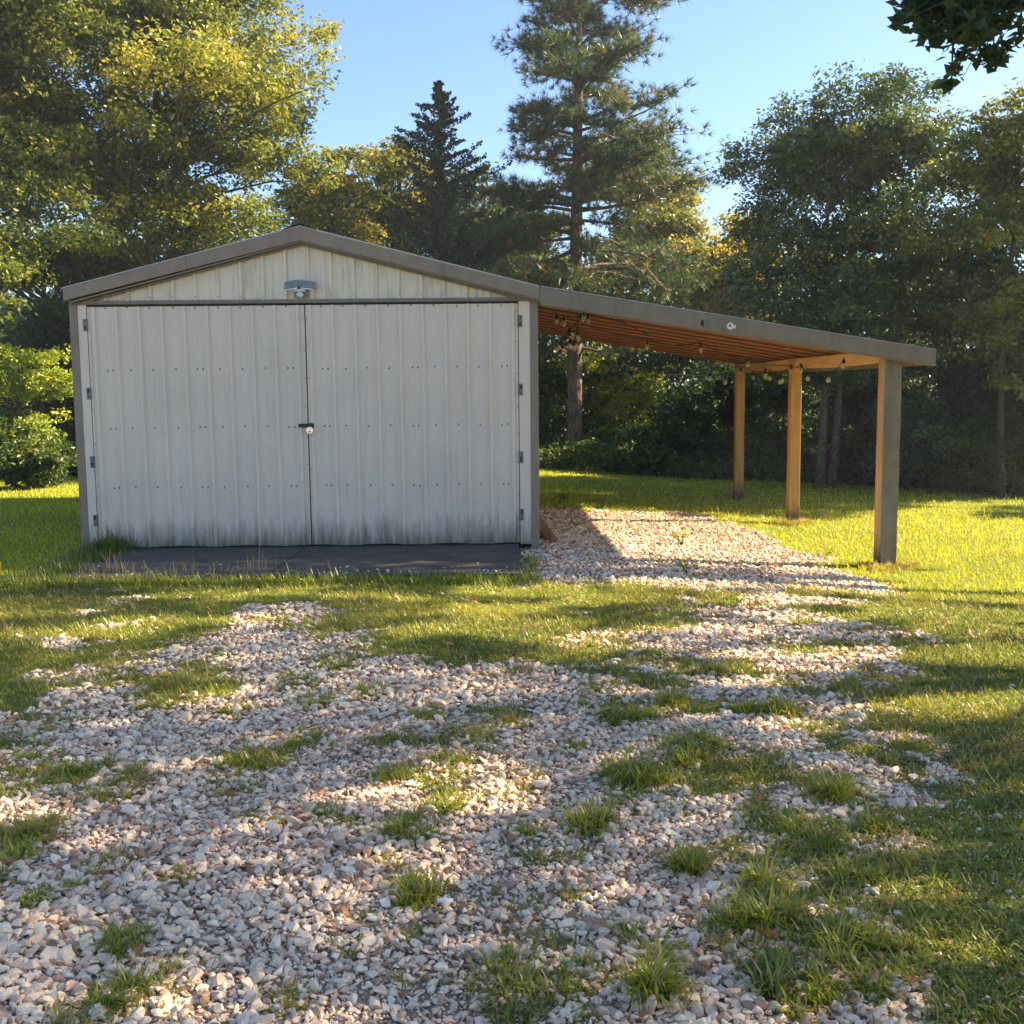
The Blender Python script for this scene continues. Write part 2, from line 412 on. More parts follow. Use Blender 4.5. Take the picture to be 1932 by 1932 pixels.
def in_slab(x, y): return (x > -4.25) & (x < 0.2) & (y > 9.42)
def scatter(x0, x1, y0, y1, s):
    nx = int((x1-x0)/s); ny = int((y1-y0)/s)
    X, Y = np.meshgrid(x0+(np.arange(nx)+0.5)*s, y0+(np.arange(ny)+0.5)*s)
    X = X.ravel()+RNG.uniform(-.55, .55, X.size)*s; Y = Y.ravel()+RNG.uniform(-.55, .55, Y.size)*s
    return X, Y
def in_view(x, y, m=0.25): return (np.abs(x+0.0) < 0.50*y+m+0.35)
def make_gravel():
    AV = []; AF = []; AT = []; off = 0
    for (y0, y1, s, sub, r0, r1) in ((2.1, 4.6, 0.0245, 1, .0125, .0265), (4.6, 9.4, 0.029, 0, .0135, .027), (9.4, 16.4, 0.040, 0, .015, .029)):
        X, Y = scatter(-6.5, 5.2, y0, y1, s)
        c = cover(X, Y)
        keep = in_view(X, Y) & (RNG.random(X.size) < np.clip(1.08-c*1.12, 0.02, 1)) & ~in_slab(X, Y)
        keep &= ~((Y > 9.4) & (X < -0.1))
        X, Y, c = X[keep], Y[keep], c[keep]; n = len(X)
        P, Fc = stone_variants(sub, 24)
        R = rand_rots(n, 0.34); r = RNG.uniform(r0, r1, n)*(1+0.45*(RNG.random(n) > 0.93))*np.where(RNG.random(n) < 0.2, 0.6, 1)
        big = fbm(X, Y, 1.5, 2); r *= 0.8+0.4*big
        vv = P[RNG.integers(0, 24, n)]*r[:,None,None]
        vv = np.einsum('nij,nkj->nki', R, vv)
        z = G(X, Y)+r*0.25+RNG.uniform(-0.006, 0.009, n)-0.012*c
        vv += np.stack([X, Y, z], -1)[:,None,:]
        k = vv.shape[1]
        AV.append(vv.reshape(-1, 3)); AF.append((Fc[None]+(off+np.arange(n)*k)[:,None,None]).reshape(-1, 3)); off += n*k
        t = np.clip(RNG.normal(0.57, 0.22, n)+(fbm(X, Y, 0.9, 2)-0.5)*0.35, 0, 0.97)
        t = np.where(RNG.random(n) < 0.025, 1.0, t); t = np.where(RNG.random(n) < 0.10, RNG.uniform(0, 0.2, n), t)
        AT.append(np.repeat(t, k))
    X, Y = scatter(-3.2, 3.2, 2.2, 5.4, .0165); c = cover(X, Y); keep = in_view(X, Y, .1) & (RNG.random(X.size) < .95-.75*c); X, Y = X[keep], Y[keep]; n = len(X)
    P, Fc = stone_variants(0, 12); rr_ = RNG.uniform(.004, .0105, n); vv = P[RNG.integers(0, 12, n)]*rr_[:,None,None]; vv = np.einsum('nij,nkj->nki', rand_rots(n, .5), vv)
    vv += np.stack([X, Y, G(X, Y)+rr_*.4+.001], -1)[:,None,:]; k = vv.shape[1]
    AV.append(vv.reshape(-1, 3)); AF.append((Fc[None]+(off+np.arange(n)*k)[:,None,None]).reshape(-1, 3)); off += n*k; AT.append(np.repeat(np.clip(RNG.normal(.5, .2, n), 0, .95), k))
    # a few stones kicked onto the concrete
    n = 70; X = RNG.uniform(-3.9, .1, n); Y = 9.52+RNG.exponential(.12, n); P, Fc = stone_variants(1, 8); rr_ = RNG.uniform(.008, .02, n)
    vv = P[RNG.integers(0, 8, n)]*rr_[:,None,None]+np.stack([X, Y, rr_*.5], -1)[:,None,:]; k = vv.shape[1]
    AV.append(vv.reshape(-1, 3)); AF.append((Fc[None]+(off+np.arange(n)*k)[:,None,None]).reshape(-1, 3)); AT.append(np.repeat(RNG.uniform(.1, .9, n), k))
    me = ngon_mesh('gravel', np.concatenate(AV), np.concatenate(AF), 3, attrs={'tint': np.concatenate(AT)})
    o = link('gravel', me, STONE); tag(o, 'pinkish grey crushed stone spread over the yard and under the lean-to', 'gravel', kind='stuff')
    print('gravel faces', len(me.polygons))
make_gravel()

# ------------------------------------------------------------------ blades
def blades(X, Y, Z, ang, lean, L, W, tint):
    n = len(X); dx, dy = np.cos(ang), np.sin(ang); sx, sy = -dy, dx
    P = np.zeros((n, 5, 3)); b = np.stack([X, Y, Z], -1); side = np.stack([sx, sy, np.zeros(n)], -1)
    h1 = np.stack([dx*np.sin(lean*0.6), dy*np.sin(lean*0.6), np.cos(lean*0.6)], -1)
    h2 = np.stack([dx*np.sin(lean*1.5), dy*np.sin(lean*1.5), np.cos(lean*1.5)], -1)
    m = b+h1*(L*0.5)[:,None]; t = m+h2*(L*0.5)[:,None]
    P[:,0] = b-side*(W*0.35)[:,None]; P[:,1] = b+side*(W*0.35)[:,None]
    P[:,2] = m+side*(W*0.5)[:,None]; P[:,3] = m-side*(W*0.5)[:,None]; P[:,4] = t
    base = (np.arange(n)*5)[:,None]
    Fc = np.concatenate([base+np.array([0,1,2]), base+np.array([0,2,3]), base+np.array([3,2,4])])
    return P.reshape(-1, 3), Fc, np.repeat(tint, 5)
def merge(parts):
    V = []; Fc = []; T = []; o = 0
    for v, f, t in parts: V.append(v); Fc.append(f+o); T.append(t); o += len(v)
    return np.concatenate(V), np.concatenate(Fc), np.concatenate(T)
TUFTS = [(760,1575,70,1,.4),(1110,1560,48,1.2,.5),(1195,1470,60,1.2,.4),(1310,1420,75,1.1,.4),(790,1695,40,1.2,.55),(240,1785,55,1,.4),
 (290,1870,90,.7,.75),(215,1890,40,1,.35),(1050,1850,95,.7,.45),(980,1880,70,.6,.6),(1240,1875,45,1.6,.55),(1165,1362,42,1.1,.35),(1225,1352,28,1,.4),
 (450,1450,50,.8,.5),(175,1455,40,.9,.35),(250,1462,28,.8,.4),(310,1330,50,.8,.45),(440,1345,40,.7,.6),(210,1285,50,.8,.5),
 (600,1325,38,.8,.45),(700,1310,42,.8,.5),(810,1355,38,.8,.6),(940,1365,55,.8,.75),(880,1385,50,.8,.7),(1275,1330,26,1.2,.6),(1570,1500,55,1.5,.55),
 (1450,1740,80,1.4,.4),(1500,1870,90,1.1,.3),(1300,1645,22,1.5,.5),(1590,1790,50,1.3,.4),(730,1470,30,.9,.5),(840,1440,60,.7,.6),(970,1490,90,.45,.72),
 (60,1580,55,1.2,.7),(1440,1680,30,1.3,.6),(1370,1755,40,1,.3),(1640,1860,50,1,.4),(840,1525,50,.9,.45),(1000,1575,45,.6,.65),(30,1620,40,1,.6),
 (1480,1345,40,1.2,.6),(1420,1345,30,1,.5),(580,1395,50,.6,.6),(640,1260,40,.8,.5),(1240,1240,60,.7,.5),(1330,1270,60,.7,.5),(1560,1600,60,1,.35),
 (1610,1660,60,1,.35),(1500,1560,50,.9,.45),(1140,1300,60,.6,.5),(960,1235,60,.6,.6),(1655,1560,40,1,.4),(330,1300,50,.8,.5),(560,1290,60,.7,.55),(100,1370,60,.6,.7),(50,1440,70,.5,.75),(200,1510,60,.4,.75)]
_tr = random.Random(3)
TUFTS += [(1655,1074,34,1.3,.85),(1700,1068,30,1.2,.8),(1678,1076,26,1,.9),(1482,990,24,1.4,.85),(1512,988,22,1.2,.85),(1380,937,20,1.4,.85),(1402,936,18,1.2,.8)]
for _ in range(80):
    tx, ty = _tr.uniform(0, 1750), 1150+780*_tr.random()**1.3
    TUFTS.append((tx, ty, _tr.uniform(14, 46)*(.6+.5*(ty-1100)/800), _tr.uniform(.35, .75), _tr.choice((.4, .5, .6, .75, .85))))
def make_grass():
    parts = []
    # creeping yard grass near the camera, in rosettes
    for (y0, y1, s, k, Lm) in ((2.1, 5.4, 0.033, 11, 0.038), (5.4, 9.7, 0.040, 10, 0.042)):
        X, Y = scatter(-6.5, 6.2, y0, y1, s); c = cover(X, Y)
        dens = fbm(X, Y, 3.5, 3)
        keep = in_view(X, Y, 0.5) & (RNG.random(X.size) < c*np.clip(dens*2.2-0.1, 0.4, 1)) & ~in_slab(X, Y)
        X, Y, c = X[keep], Y[keep], c[keep]; n = len(X)
        ti = np.clip(0.36+(fbm(X, Y, 1.1, 3)-0.5)*0.9+RNG.normal(0, .1, n), 0, 1)
        up = fbm(X+40, Y, 1.7, 2)
        X = np.repeat(X, k)+RNG.normal(0, .013, n*k); Y = np.repeat(Y, k)+RNG.normal(0, .013, n*k)
        L = Lm*RNG.lognormal(0, .42, n*k)*(0.6+0.9*np.repeat(up, k)); W = RNG.uniform(.0035, .007, n*k)
        T = np.clip(np.repeat(ti, k)+RNG.normal(0, .10, n*k), 0, 1); T = np.where(RNG.random(n*k) < .17+.2*np.repeat(up > .6, k), RNG.uniform(.82, 1, n*k), T)
        parts.append(blades(X, Y, G(X, Y)-.004, RNG.uniform(0, 6.283, n*k), RNG.uniform(.55, 1.45, n*k), L, W, T))
    # clumps in the stones
    for (px, py, r, h, ti) in TUFTS:
        p = atG(px, py); R = r*p[1]/F*1.15; Rd = R*0.9; n = int(min(4200, 300+26000*R*R))
        q = RNG.normal(0, .45, (n, 2)); x = p[0]+q[:,0]*R; y = p[1]+q[:,1]*Rd*1.3
        sub = RNG.integers(0, 7, n); cx = RNG.normal(0, .4, 7)*R; cy = RNG.normal(0, .5, 7)*Rd
        m = RNG.random(n) < 0.6
        x = np.where(m, p[0]+cx[sub]+RNG.normal(0, .014, n), x); y = np.where(m, p[1]+cy[sub]+RNG.normal(0, .014, n), y)
        ang = np.where(m, RNG.uniform(0, 6.28, n), np.arctan2(y-p[1], x-p[0])+RNG.normal(0, .6, n))
        L = 0.046*h*RNG.lognormal(0, .4, n); T = np.clip(ti+RNG.normal(0, .16, n), 0, 1); T = np.where(RNG.random(n) < .12, RNG.uniform(.85, 1, n), T)
        parts.append(blades(x, y, G(x, y)-.002, ang, RNG.uniform(.4, 1.4, n), L*(1.15 if h > 1 else 1), RNG.uniform(.0032, .006, n)*(1.35 if h > 1 else 1), T))
    V, Fc, T = merge(parts)
    o = link('grass', ngon_mesh('grass', V, Fc, 3, attrs={'tint': T}), GRASS)
    tag(o, 'creeping yard grass growing through the stones in the foreground', 'grass', kind='stuff'); print('grass', len(Fc))
    # lawn beyond
    parts = []
    for (y0, y1, s, k, w) in ((8.9, 13, 0.055, 4, .006), (13, 18, 0.075, 4, .009), (18, 27, 0.12, 5, .014)):
        X, Y = scatter(-14, 14, y0, y1, s); c = cover(X, Y)
        inb = (X > -4.45) & (X < 0.15) & (Y > 9.55) & (Y < 18.7)
        keep = (np.abs(X) < 0.5*Y+0.6) & (RNG.random(X.size) < c) & ~inb & ~((X > -4.6) & (X < 0.3) & (Y > 18.7)) 
        keep &= (Y > 9.5) | (RNG.random(X.size) < sstep(8.9, 9.6, Y))
        X, Y = X[keep], Y[keep]; n = len(X)
        ti = np.clip(0.40+(fbm(X, Y, .7, 3)-0.5)*0.8, 0, 1)
        X = np.repeat(X, k)+RNG.normal(0, s*.4, n*k); Y = np.repeat(Y, k)+RNG.normal(0, s*.4, n*k)
        ok = ~((X > -4.42) & (X < 0.17) & (Y > 9.5) & (Y < 18.6))
        L = .042*RNG.lognormal(0, .35, n*k); W = np.full(n*k, w)*RNG.uniform(.6, 1.2, n*k)
        T = np.clip(np.repeat(ti, k)+RNG.normal(0, .14, n*k), 0, 1)
        a = RNG.uniform(0, 6.283, n*k); le = RNG.uniform(.2, 1.2, n*k)
        parts.append(blades(X[ok], Y[ok], G(X, Y)[ok]-.004, a[ok], le[ok], L[ok], W[ok], T[ok]))
    # seeding stems over the lawn
    n = 1300; Y = RNG.uniform(10, 19, n); X = RNG.uniform(-1, 1, n)*Y*.55
    ok = (cover(X, Y) > .6) & ~((X > -4.6) & (X < .4)); X, Y = X[ok], Y[ok]; n = len(X)
    parts.append(blades(X, Y, G(X, Y), RNG.uniform(0, 6.28, n), RNG.uniform(.05, .5, n), RNG.uniform(.08, .16, n), RNG.uniform(.005, .009, n), RNG.uniform(.6, 1, n)))
    V, Fc, T = merge(parts)
    o = link('lawn', ngon_mesh('lawn', V, Fc, 3, attrs={'tint': T}), LAWN)
    tag(o, 'short yellow green lawn around the shed and up to the woods', 'lawn', kind='stuff'); print('lawn', len(Fc))
    # dark weeds against the slab corner and along the concrete edge
    parts = []
    def band(n, fx, h, w, ti, j=.05):
        u = RNG.random(n); P = np.array(fx); x = np.interp(u, np.linspace(0, 1, len(P)), P[:,0])+RNG.normal(0, j, n)
        y = np.interp(u, np.linspace(0, 1, len(P)), P[:,1])+RNG.normal(0, j, n)
        parts.append(blades(x, y, np.maximum(G(x, y), -0.09), RNG.uniform(0, 6.28, n), RNG.uniform(.1, .9, n), h*RNG.lognormal(0, .35, n), np.full(n, w), np.clip(RNG.normal(ti, .12, n), 0, 1)))
    band(5000, [(-3.95, 9.45), (-4.05, 10.3), (-4.0, 11.2)], (.075), .010, .10, .10); band(2500, [(-4.1, 9.4), (-3.6, 9.5), (-2.9, 9.42)], .06, .007, .6, .07)
    band(1200, [(-4.1, 11.0), (-3.95, 11.2)], .13, .012, .1, .07)
    band(4500, [(-4.4, 9.40), (-2, 9.30), (0.3, 9.34)], .075, .007, .3, .06)
    band(900, [(0.25, 9.4), (0.28, 10.6)], .05, .006, .3, .04)
    V, Fc, T = merge(parts)
    tag(link('weeds', ngon_mesh('weeds', V, Fc, 3, attrs={'tint': T}), GRASS), 'dark leafy weeds along the edge of the concrete apron', 'weeds', kind='stuff')
    # dry seed stalks standing before the apron
    parts = []
    for (px, n, h) in ((175, 12, .16), (215, 16, .22), (240, 14, .18), (270, 10, .14), (300, 5, .12), (340, 4, .2), (365, 6, .22), (400, 12, .16), (420, 10, .14), (440, 10, .14), (480, 12, .2), (495, 9, .26), (575, 3, .14), (610, 3, .1)):
        p = atG(px, 1092+random.uniform(-4, 4)); x = p[0]+RNG.normal(0, .06, n); y = p[1]+RNG.normal(0, .05, n)
        parts.append(blades(x, y, G(x, y), RNG.uniform(0, 6.28, n), RNG.uniform(.05, .5, n), h*RNG.uniform(.6, 1.3, n), RNG.uniform(.005, .009, n), RNG.random(n)))
    n = 1100; x = RNG.uniform(-2.5, 3.5, n); y = RNG.uniform(2.4, 8, n); ok = in_view(x, y); x, y = x[ok], y[ok]; n = len(x)
    parts.append(blades(x, y, G(x, y)+.03, RNG.uniform(0, 6.28, n), np.full(n, 1.0), RNG.uniform(.06, .16, n), np.full(n, .0018), RNG.random(n)))
    V, Fc, T = merge(parts)
    tag(link('dry_straw', ngon_mesh('dry_straw', V, Fc, 3, attrs={'tint': T}), STALK), 'dry tan seed stalks and pine straw in the grass and on the stones', 'straw', kind='stuff')
make_grass()

# ------------------------------------------------------------------ leaves and trees
def leaf_cloud(C, size, tint, flat=0.5):
    n = len(C); nrm = RNG.normal(size=(n, 3)); nrm[:,2] += flat*np.sign(nrm[:,2]); nrm /= np.linalg.norm(nrm, axis=1)[:,None]
    a = RNG.normal(size=(n, 3)); u = np.cross(nrm, a); u /= np.linalg.norm(u, axis=1)[:,None]; w = np.cross(nrm, u)
    s = size*RNG.uniform(.6, 1.3, n); P = np.zeros((n, 4, 3))
    P[:,0] = C-u*(s*.5)[:,None]; P[:,2] = C+u*(s*.5)[:,None]
    P[:,1] = C+w*(s*.28)[:,None]+nrm*(s*.08)[:,None]; P[:,3] = C-w*(s*.28)[:,None]+nrm*(s*.08)[:,None]
    Fc = np.arange(n*4).reshape(n, 4); return P.reshape(-1, 3), Fc, np.repeat(tint, 4)
def limb_path(a, b, sag=0.15, k=5):
    a = np.array(a); b = np.array(b); pts = []
    j = RNG.normal(0, .06, 3)*np.linalg.norm(b-a)
    for i in range(k):
        t = i/(k-1); p = a*(1-t)+b*t; p = p+j*math.sin(math.pi*t); p[2] += sag*np.linalg.norm(b-a)*math.sin(math.pi*t)*.6; pts.append(p)
    return pts
def px_ell(px, py, rx, ry, Y, dY=None):
    c = atY(px, py, Y+random.uniform(-.5, .5)); k = Y/F
    return (c[0], c[1], c[2], rx*k, (rx*k if dY is None else dY), ry*k)
def crown_pts(ells, n, clump=0.4, shell=0.45, nper=60, lo_z=0.3):
    vol = np.array([e[3]*e[4]*e[5] for e in ells])**0.7; vol /= vol.sum(); nc = max(8, n//nper)
    nb = max(len(ells)*2, nc//9)
    which = np.concatenate([np.arange(len(ells)), RNG.choice(len(ells), nb-len(ells), p=vol)]); E = np.array(ells)[which]
    d = RNG.normal(size=(nb, 3)); d /= np.linalg.norm(d, axis=1)[:,None]; r = RNG.random(nb)**shell*.92; r[:len(ells)] *= .3
    bc = E[:,:3]+d*r[:,None]*E[:,3:]; rb = clump*RNG.uniform(1.0, 2.0, nb)
    w = rb**2; i0 = RNG.choice(nb, nc, p=w/w.sum())
    d = RNG.normal(size=(nc, 3)); d[:,2] = np.abs(d[:,2])*.9-.25; d /= np.linalg.norm(d, axis=1)[:,None]
    cc = bc[i0]+d*(rb[i0]*RNG.uniform(.55, 1.05, nc))[:,None]*np.array([1, 1, .62]); cc[:,2] = np.maximum(cc[:,2], lo_z)
    rad = clump*RNG.uniform(.35, .8, nc)
    i = RNG.integers(0, nc, n); g = np.clip(RNG.normal(size=(n, 3)), -1.7, 1.7)*np.array([.55, .55, .34])
    P = cc[i]+g*rad[i][:,None]
    bt = RNG.normal(0, .13, nb); ct = bt[i0]+RNG.normal(0, .12, nc)
    return P, i, ct, cc
def build_tree(name, label, cat, base, ells, n, size, mat, tint=.45, clump=.45, bark=None, trunk_r=.16, nl=26, group=None, trunks=None, shell=.45, lean=0, nper=60, lo_z=.3):
    bark = bark or BARK
    bx, by = base; bz = float(G(bx, by)); t = thing(name, label, cat, (bx, by, bz), group)
    P, i, ct, cc = crown_pts(ells, n, clump, shell, nper, lo_z)
    T = np.clip(tint+ct[i]+RNG.normal(0, .1, len(P)), 0, 1)
    V, Fc, T = leaf_cloud(P, size, T)
    link('crown', ngon_mesh('crown', V, Fc, 4, attrs={'tint': T}), mat, t)
    zt = max(e[2] for e in ells); zc = sum(e[2] for e in ells)/len(ells)
    cx = sum(e[0] for e in ells)/len(ells); cy = sum(e[1] for e in ells)/len(ells)
    tr = MB()
    for (ox, oy) in (trunks or [(0, 0)]):
        k = 7; path = []; rr = []
        top = np.array([cx+ox*3, cy+oy*3, zt*0.92+bz*.08])
        for q in range(k):
            u = q/(k-1); p = np.array([bx+ox, by+oy, bz-.1])*(1-u)+top*u
            s = u*u; p[0] = (bx+ox)*(1-s)+top[0]*s+math.sin(u*6+bx)*.06; p[1] = (by+oy)*(1-s)+top[1]*s; path.append(p); rr.append(trunk_r*(1.25-u)**.9*.85 if q else trunk_r*1.18)
        rr[-1] = .02; tr.tube(path, rr, 8)
        P0 = np.array(path)
        for c in cc[RNG.choice(len(cc), min(nl, len(cc)), replace=False)]:
            zz = min(max(c[2]-.35*np.linalg.norm(c[:2]-[cx, cy])-.5, bz+(zc-bz)*.35), top[2]*.9)
            q = np.array([np.interp(zz, P0[:,2], P0[:,0]), np.interp(zz, P0[:,2], P0[:,1]), zz])
            L = np.linalg.norm(c-q); r = max(.02, trunk_r*.32*min(1, L/2))
            tr.tube(limb_path(q, c), [r, r*.75, r*.55, r*.35, .008], 5, cap=False)
    tr.build('trunk', bark, t, smooth=True)
    return t

def T_(name, label, cat, Y, bpx, ells, n, size, mat, **kw):
    p = atY(bpx, 800, Y); E = [px_ell(*e, Y) for e in ells]
    if name == 'shrub' and len(ells) < 5:            # bushes leafy down to the ground
        w = max(e[3] for e in E); z = float(G(p[0], Y))
        E += [(p[0]-w*.45, Y, z+.35, w*.6, w*.5, .42), (p[0]+w*.45, Y, z+.32, w*.6, w*.5, .40), (p[0], Y-.2, z+.25, w*.5, w*.5, .3)]; n = int(n*1.25); kw['lo_z'] = z+.06
    return build_tree(name, label, cat, (p[0], Y), E, n, size, mat, **kw)

T_('oak_tree', 'huge sunlit yellow green oak rising behind the left side of the shed roof', 'tree', 22.5, 275,
   [(300,150,240,190),(470,90,110,150),(150,20,200,120),(430,260,120,90),(250,330,170,100),(380,400,100,60),(500,200,95,75),(60,250,110,120),(400,-60,160,120),(500,290,60,50),(420,450,60,40),(150,330,110,60),(200,430,100,60),(330,480,90,50),(500,420,60,50),(0,200,100,120),(540,330,50,50)],
   115000, .105, LEAF_OAK, tint=.42, clump=.55, trunk_r=.17, nl=60)
T_('oak_tree', 'darker oak at the left edge of the photo with blue sky showing between its branches', 'tree', 20.5, -70,
   [(-40,100,120,150),(20,330,100,110),(-40,480,130,130),(60,440,80,70),(30,0,110,80),(80,60,100,90),(100,200,90,90)], 48000, .105, LEAF_OAK, tint=.25, clump=.5, trunk_r=.18)
T_('cedar_tree', 'dense dark evergreen in the shade left of the shed, under the big oak', 'tree', 24.5, 80,
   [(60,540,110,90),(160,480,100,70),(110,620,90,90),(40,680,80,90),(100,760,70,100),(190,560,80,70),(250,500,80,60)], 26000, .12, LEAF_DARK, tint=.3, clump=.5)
T_('sapling', 'bright yellow green sapling lit by the sun beside the left corner of the shed', 'sapling', 20.8, 25,
   [(30,740,75,45),(92,745,42,45),(30,800,60,35),(100,680,35,30),(20,670,60,40),(-30,740,60,80),(80,800,40,30),(20,840,70,30),(70,735,60,40)], 15000, .085, LEAF_LIME, tint=.34, clump=.3, trunk_r=.04, nl=16, nper=60)
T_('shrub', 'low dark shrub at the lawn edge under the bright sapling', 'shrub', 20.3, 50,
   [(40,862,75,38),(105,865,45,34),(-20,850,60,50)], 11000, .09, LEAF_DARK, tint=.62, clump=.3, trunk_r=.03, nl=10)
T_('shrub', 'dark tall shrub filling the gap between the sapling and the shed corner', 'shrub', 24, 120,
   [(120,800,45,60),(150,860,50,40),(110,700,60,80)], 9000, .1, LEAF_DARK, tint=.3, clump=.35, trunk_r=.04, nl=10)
T_('broadleaf_tree', 'yellow orange tree just right of the big oak above the shed roof', 'tree', 27, 640,
   [(640,375,60,55),(600,430,90,60),(650,320,30,35),(590,330,35,50),(640,470,90,50)], 15000, .13, LEAF_AUT, tint=.42, clump=.5)
T_('broadleaf_tree', 'brown tinged autumn tree directly left of the pointed cedar', 'tree', 29, 740,
   [(745,315,55,55),(720,390,80,70),(770,420,70,60),(700,460,80,60)], 15000, .13, LEAF_AUT, tint=.42, clump=.5)
T_('broadleaf_tree', 'shaded tree between the pointed cedar and the pine', 'tree', 29, 910,
   [(905,400,60,60),(940,440,70,70),(880,370,40,45),(900,500,90,60)], 14000, .13, LEAF_DARK, tint=.5, clump=.5)
T_('broadleaf_tree', 'green yellow tree behind the left boughs of the pine', 'tree', 31, 980,
   [(950,470,80,50),(1000,430,60,60),(1020,540,90,60),(900,560,100,60)], 15000, .14, LEAF_AUT, tint=.22, clump=.5)
T_('broadleaf_tree', 'tall autumn tree behind the right boughs of the pine', 'tree', 33, 1230,
   [(1230,400,70,70),(1190,470,90,80),(1270,440,60,60),(1200,330,50,50)], 18000, .15, LEAF_AUT, tint=.38, clump=.55)
T_('broadleaf_tree', 'glowing golden tree between the pine and the big dark tree', 'tree', 30, 1330,
   [(1310,490,70,60),(1370,470,60,70),(1290,560,80,50),(1400,530,50,80),(1410,430,35,45),(1350,570,80,50)], 28000, .13, LEAF_OAK, tint=.78, clump=.5)
T_('broadleaf_tree', 'big bluish green tree with twin pale trunks behind the lean-to posts', 'tree', 21.5, 1550,
   [(1540,265,95,75),(1660,240,85,65),(1450,315,55,45),(1600,380,170,100),(1740,290,75,65),(1520,470,80,85),(1700,460,140,110),(1580,590,140,80),(1600,200,40,35),(1700,180,45,30),(1490,240,40,30),(1500,620,100,70),(1650,560,110,90),(1560,690,120,50),(1760,560,90,80),(1440,560,50,80),(1450,420,55,70),(1455,500,50,70),(1600,300,100,70)],
   96000, .092, LEAF_BLUE, tint=.5, clump=.5, bark=PALEBARK, trunk_r=.085, trunks=[(-.02, 0), (.24, .05)], nl=50, shell=.6)
T_('broadleaf_tree', 'slender tree with orange top at the right edge of the photo', 'tree', 19.5, 1893,
   [(1890,290,60,70),(1940,380,70,100),(1850,430,70,70),(1950,240,60,50),(1850,340,50,50),(1930,520,60,70),(1900,620,60,60),(1950,700,60,70)], 26000, .10, LEAF_AUT, tint=.22, clump=.45, trunk_r=.07, nl=40, shell=.6)
T_('broadleaf_tree', 'dark tree low in the shade right of the lean-to', 'tree', 22.5, 1800,
   [(1800,600,110,90),(1900,640,100,100),(1750,700,100,80),(1870,740,100,90),(1720,560,80,70),(1820,500,70,60),(1880,560,60,70)], 38000, .11, LEAF_BLUE, tint=.34, clump=.5, trunk_r=.09)

# pointed cedar
def conifer(label, px, top, Y, hw, ybot, n):
    p = atY(px, 800, Y); b = (p[0], Y); bz = float(G(*b)); zt = atY(px, top, Y)[2]; R = hw*Y/F; zb = atY(px, ybot, Y)[2]
    t = thing('cedar_tree', label, 'tree', (b[0], b[1], bz)); C = []
    tr = MB(); tr.tube([(b[0], Y, bz-.1), (b[0]+.05, Y, zt*.5), (b[0], Y, zt)], [.16, .09, .012], 7)
    nb = 230
    for k in range(nb):
        u = (k+.5)/nb; z = zb*.35+(zt-zb*.35)*u; rr = R*min(1, (zt-z)/(zt-zb))**.85*random.uniform(.5, 1.2)+.02
        a = random.uniform(0, 6.28); tip = np.array([b[0]+rr*math.cos(a), Y+rr*math.sin(a), z+rr*.35]); root = np.array([b[0], Y, z-rr*.15])
        tr.tube([root, tip], [.02, .004], 4, cap=False)
        m = int(n/nb*(.25+rr/R*1.2)); s = RNG.random(m)**.7
        C.append(root+(tip-root)*s[:,None]+RNG.normal(0, 1, (m, 3))*np.array([.13, .13, .09])*(.26+.95*rr/R)*(1.25-s)[:,None])
    C = np.concatenate(C); V, Fc, T = leaf_cloud(C, .085, np.clip(RNG.normal(.45, .22, len(C)), 0, 1), 0)
    link('crown', ngon_mesh('crown', V, Fc, 4, attrs={'tint': T}), CEDAR, t); tr.build('trunk', BARK, t, smooth=True)
conifer('dark pointed cedar standing above the right slope of the shed roof', 838, 155, 26, 150, 450, 34000)

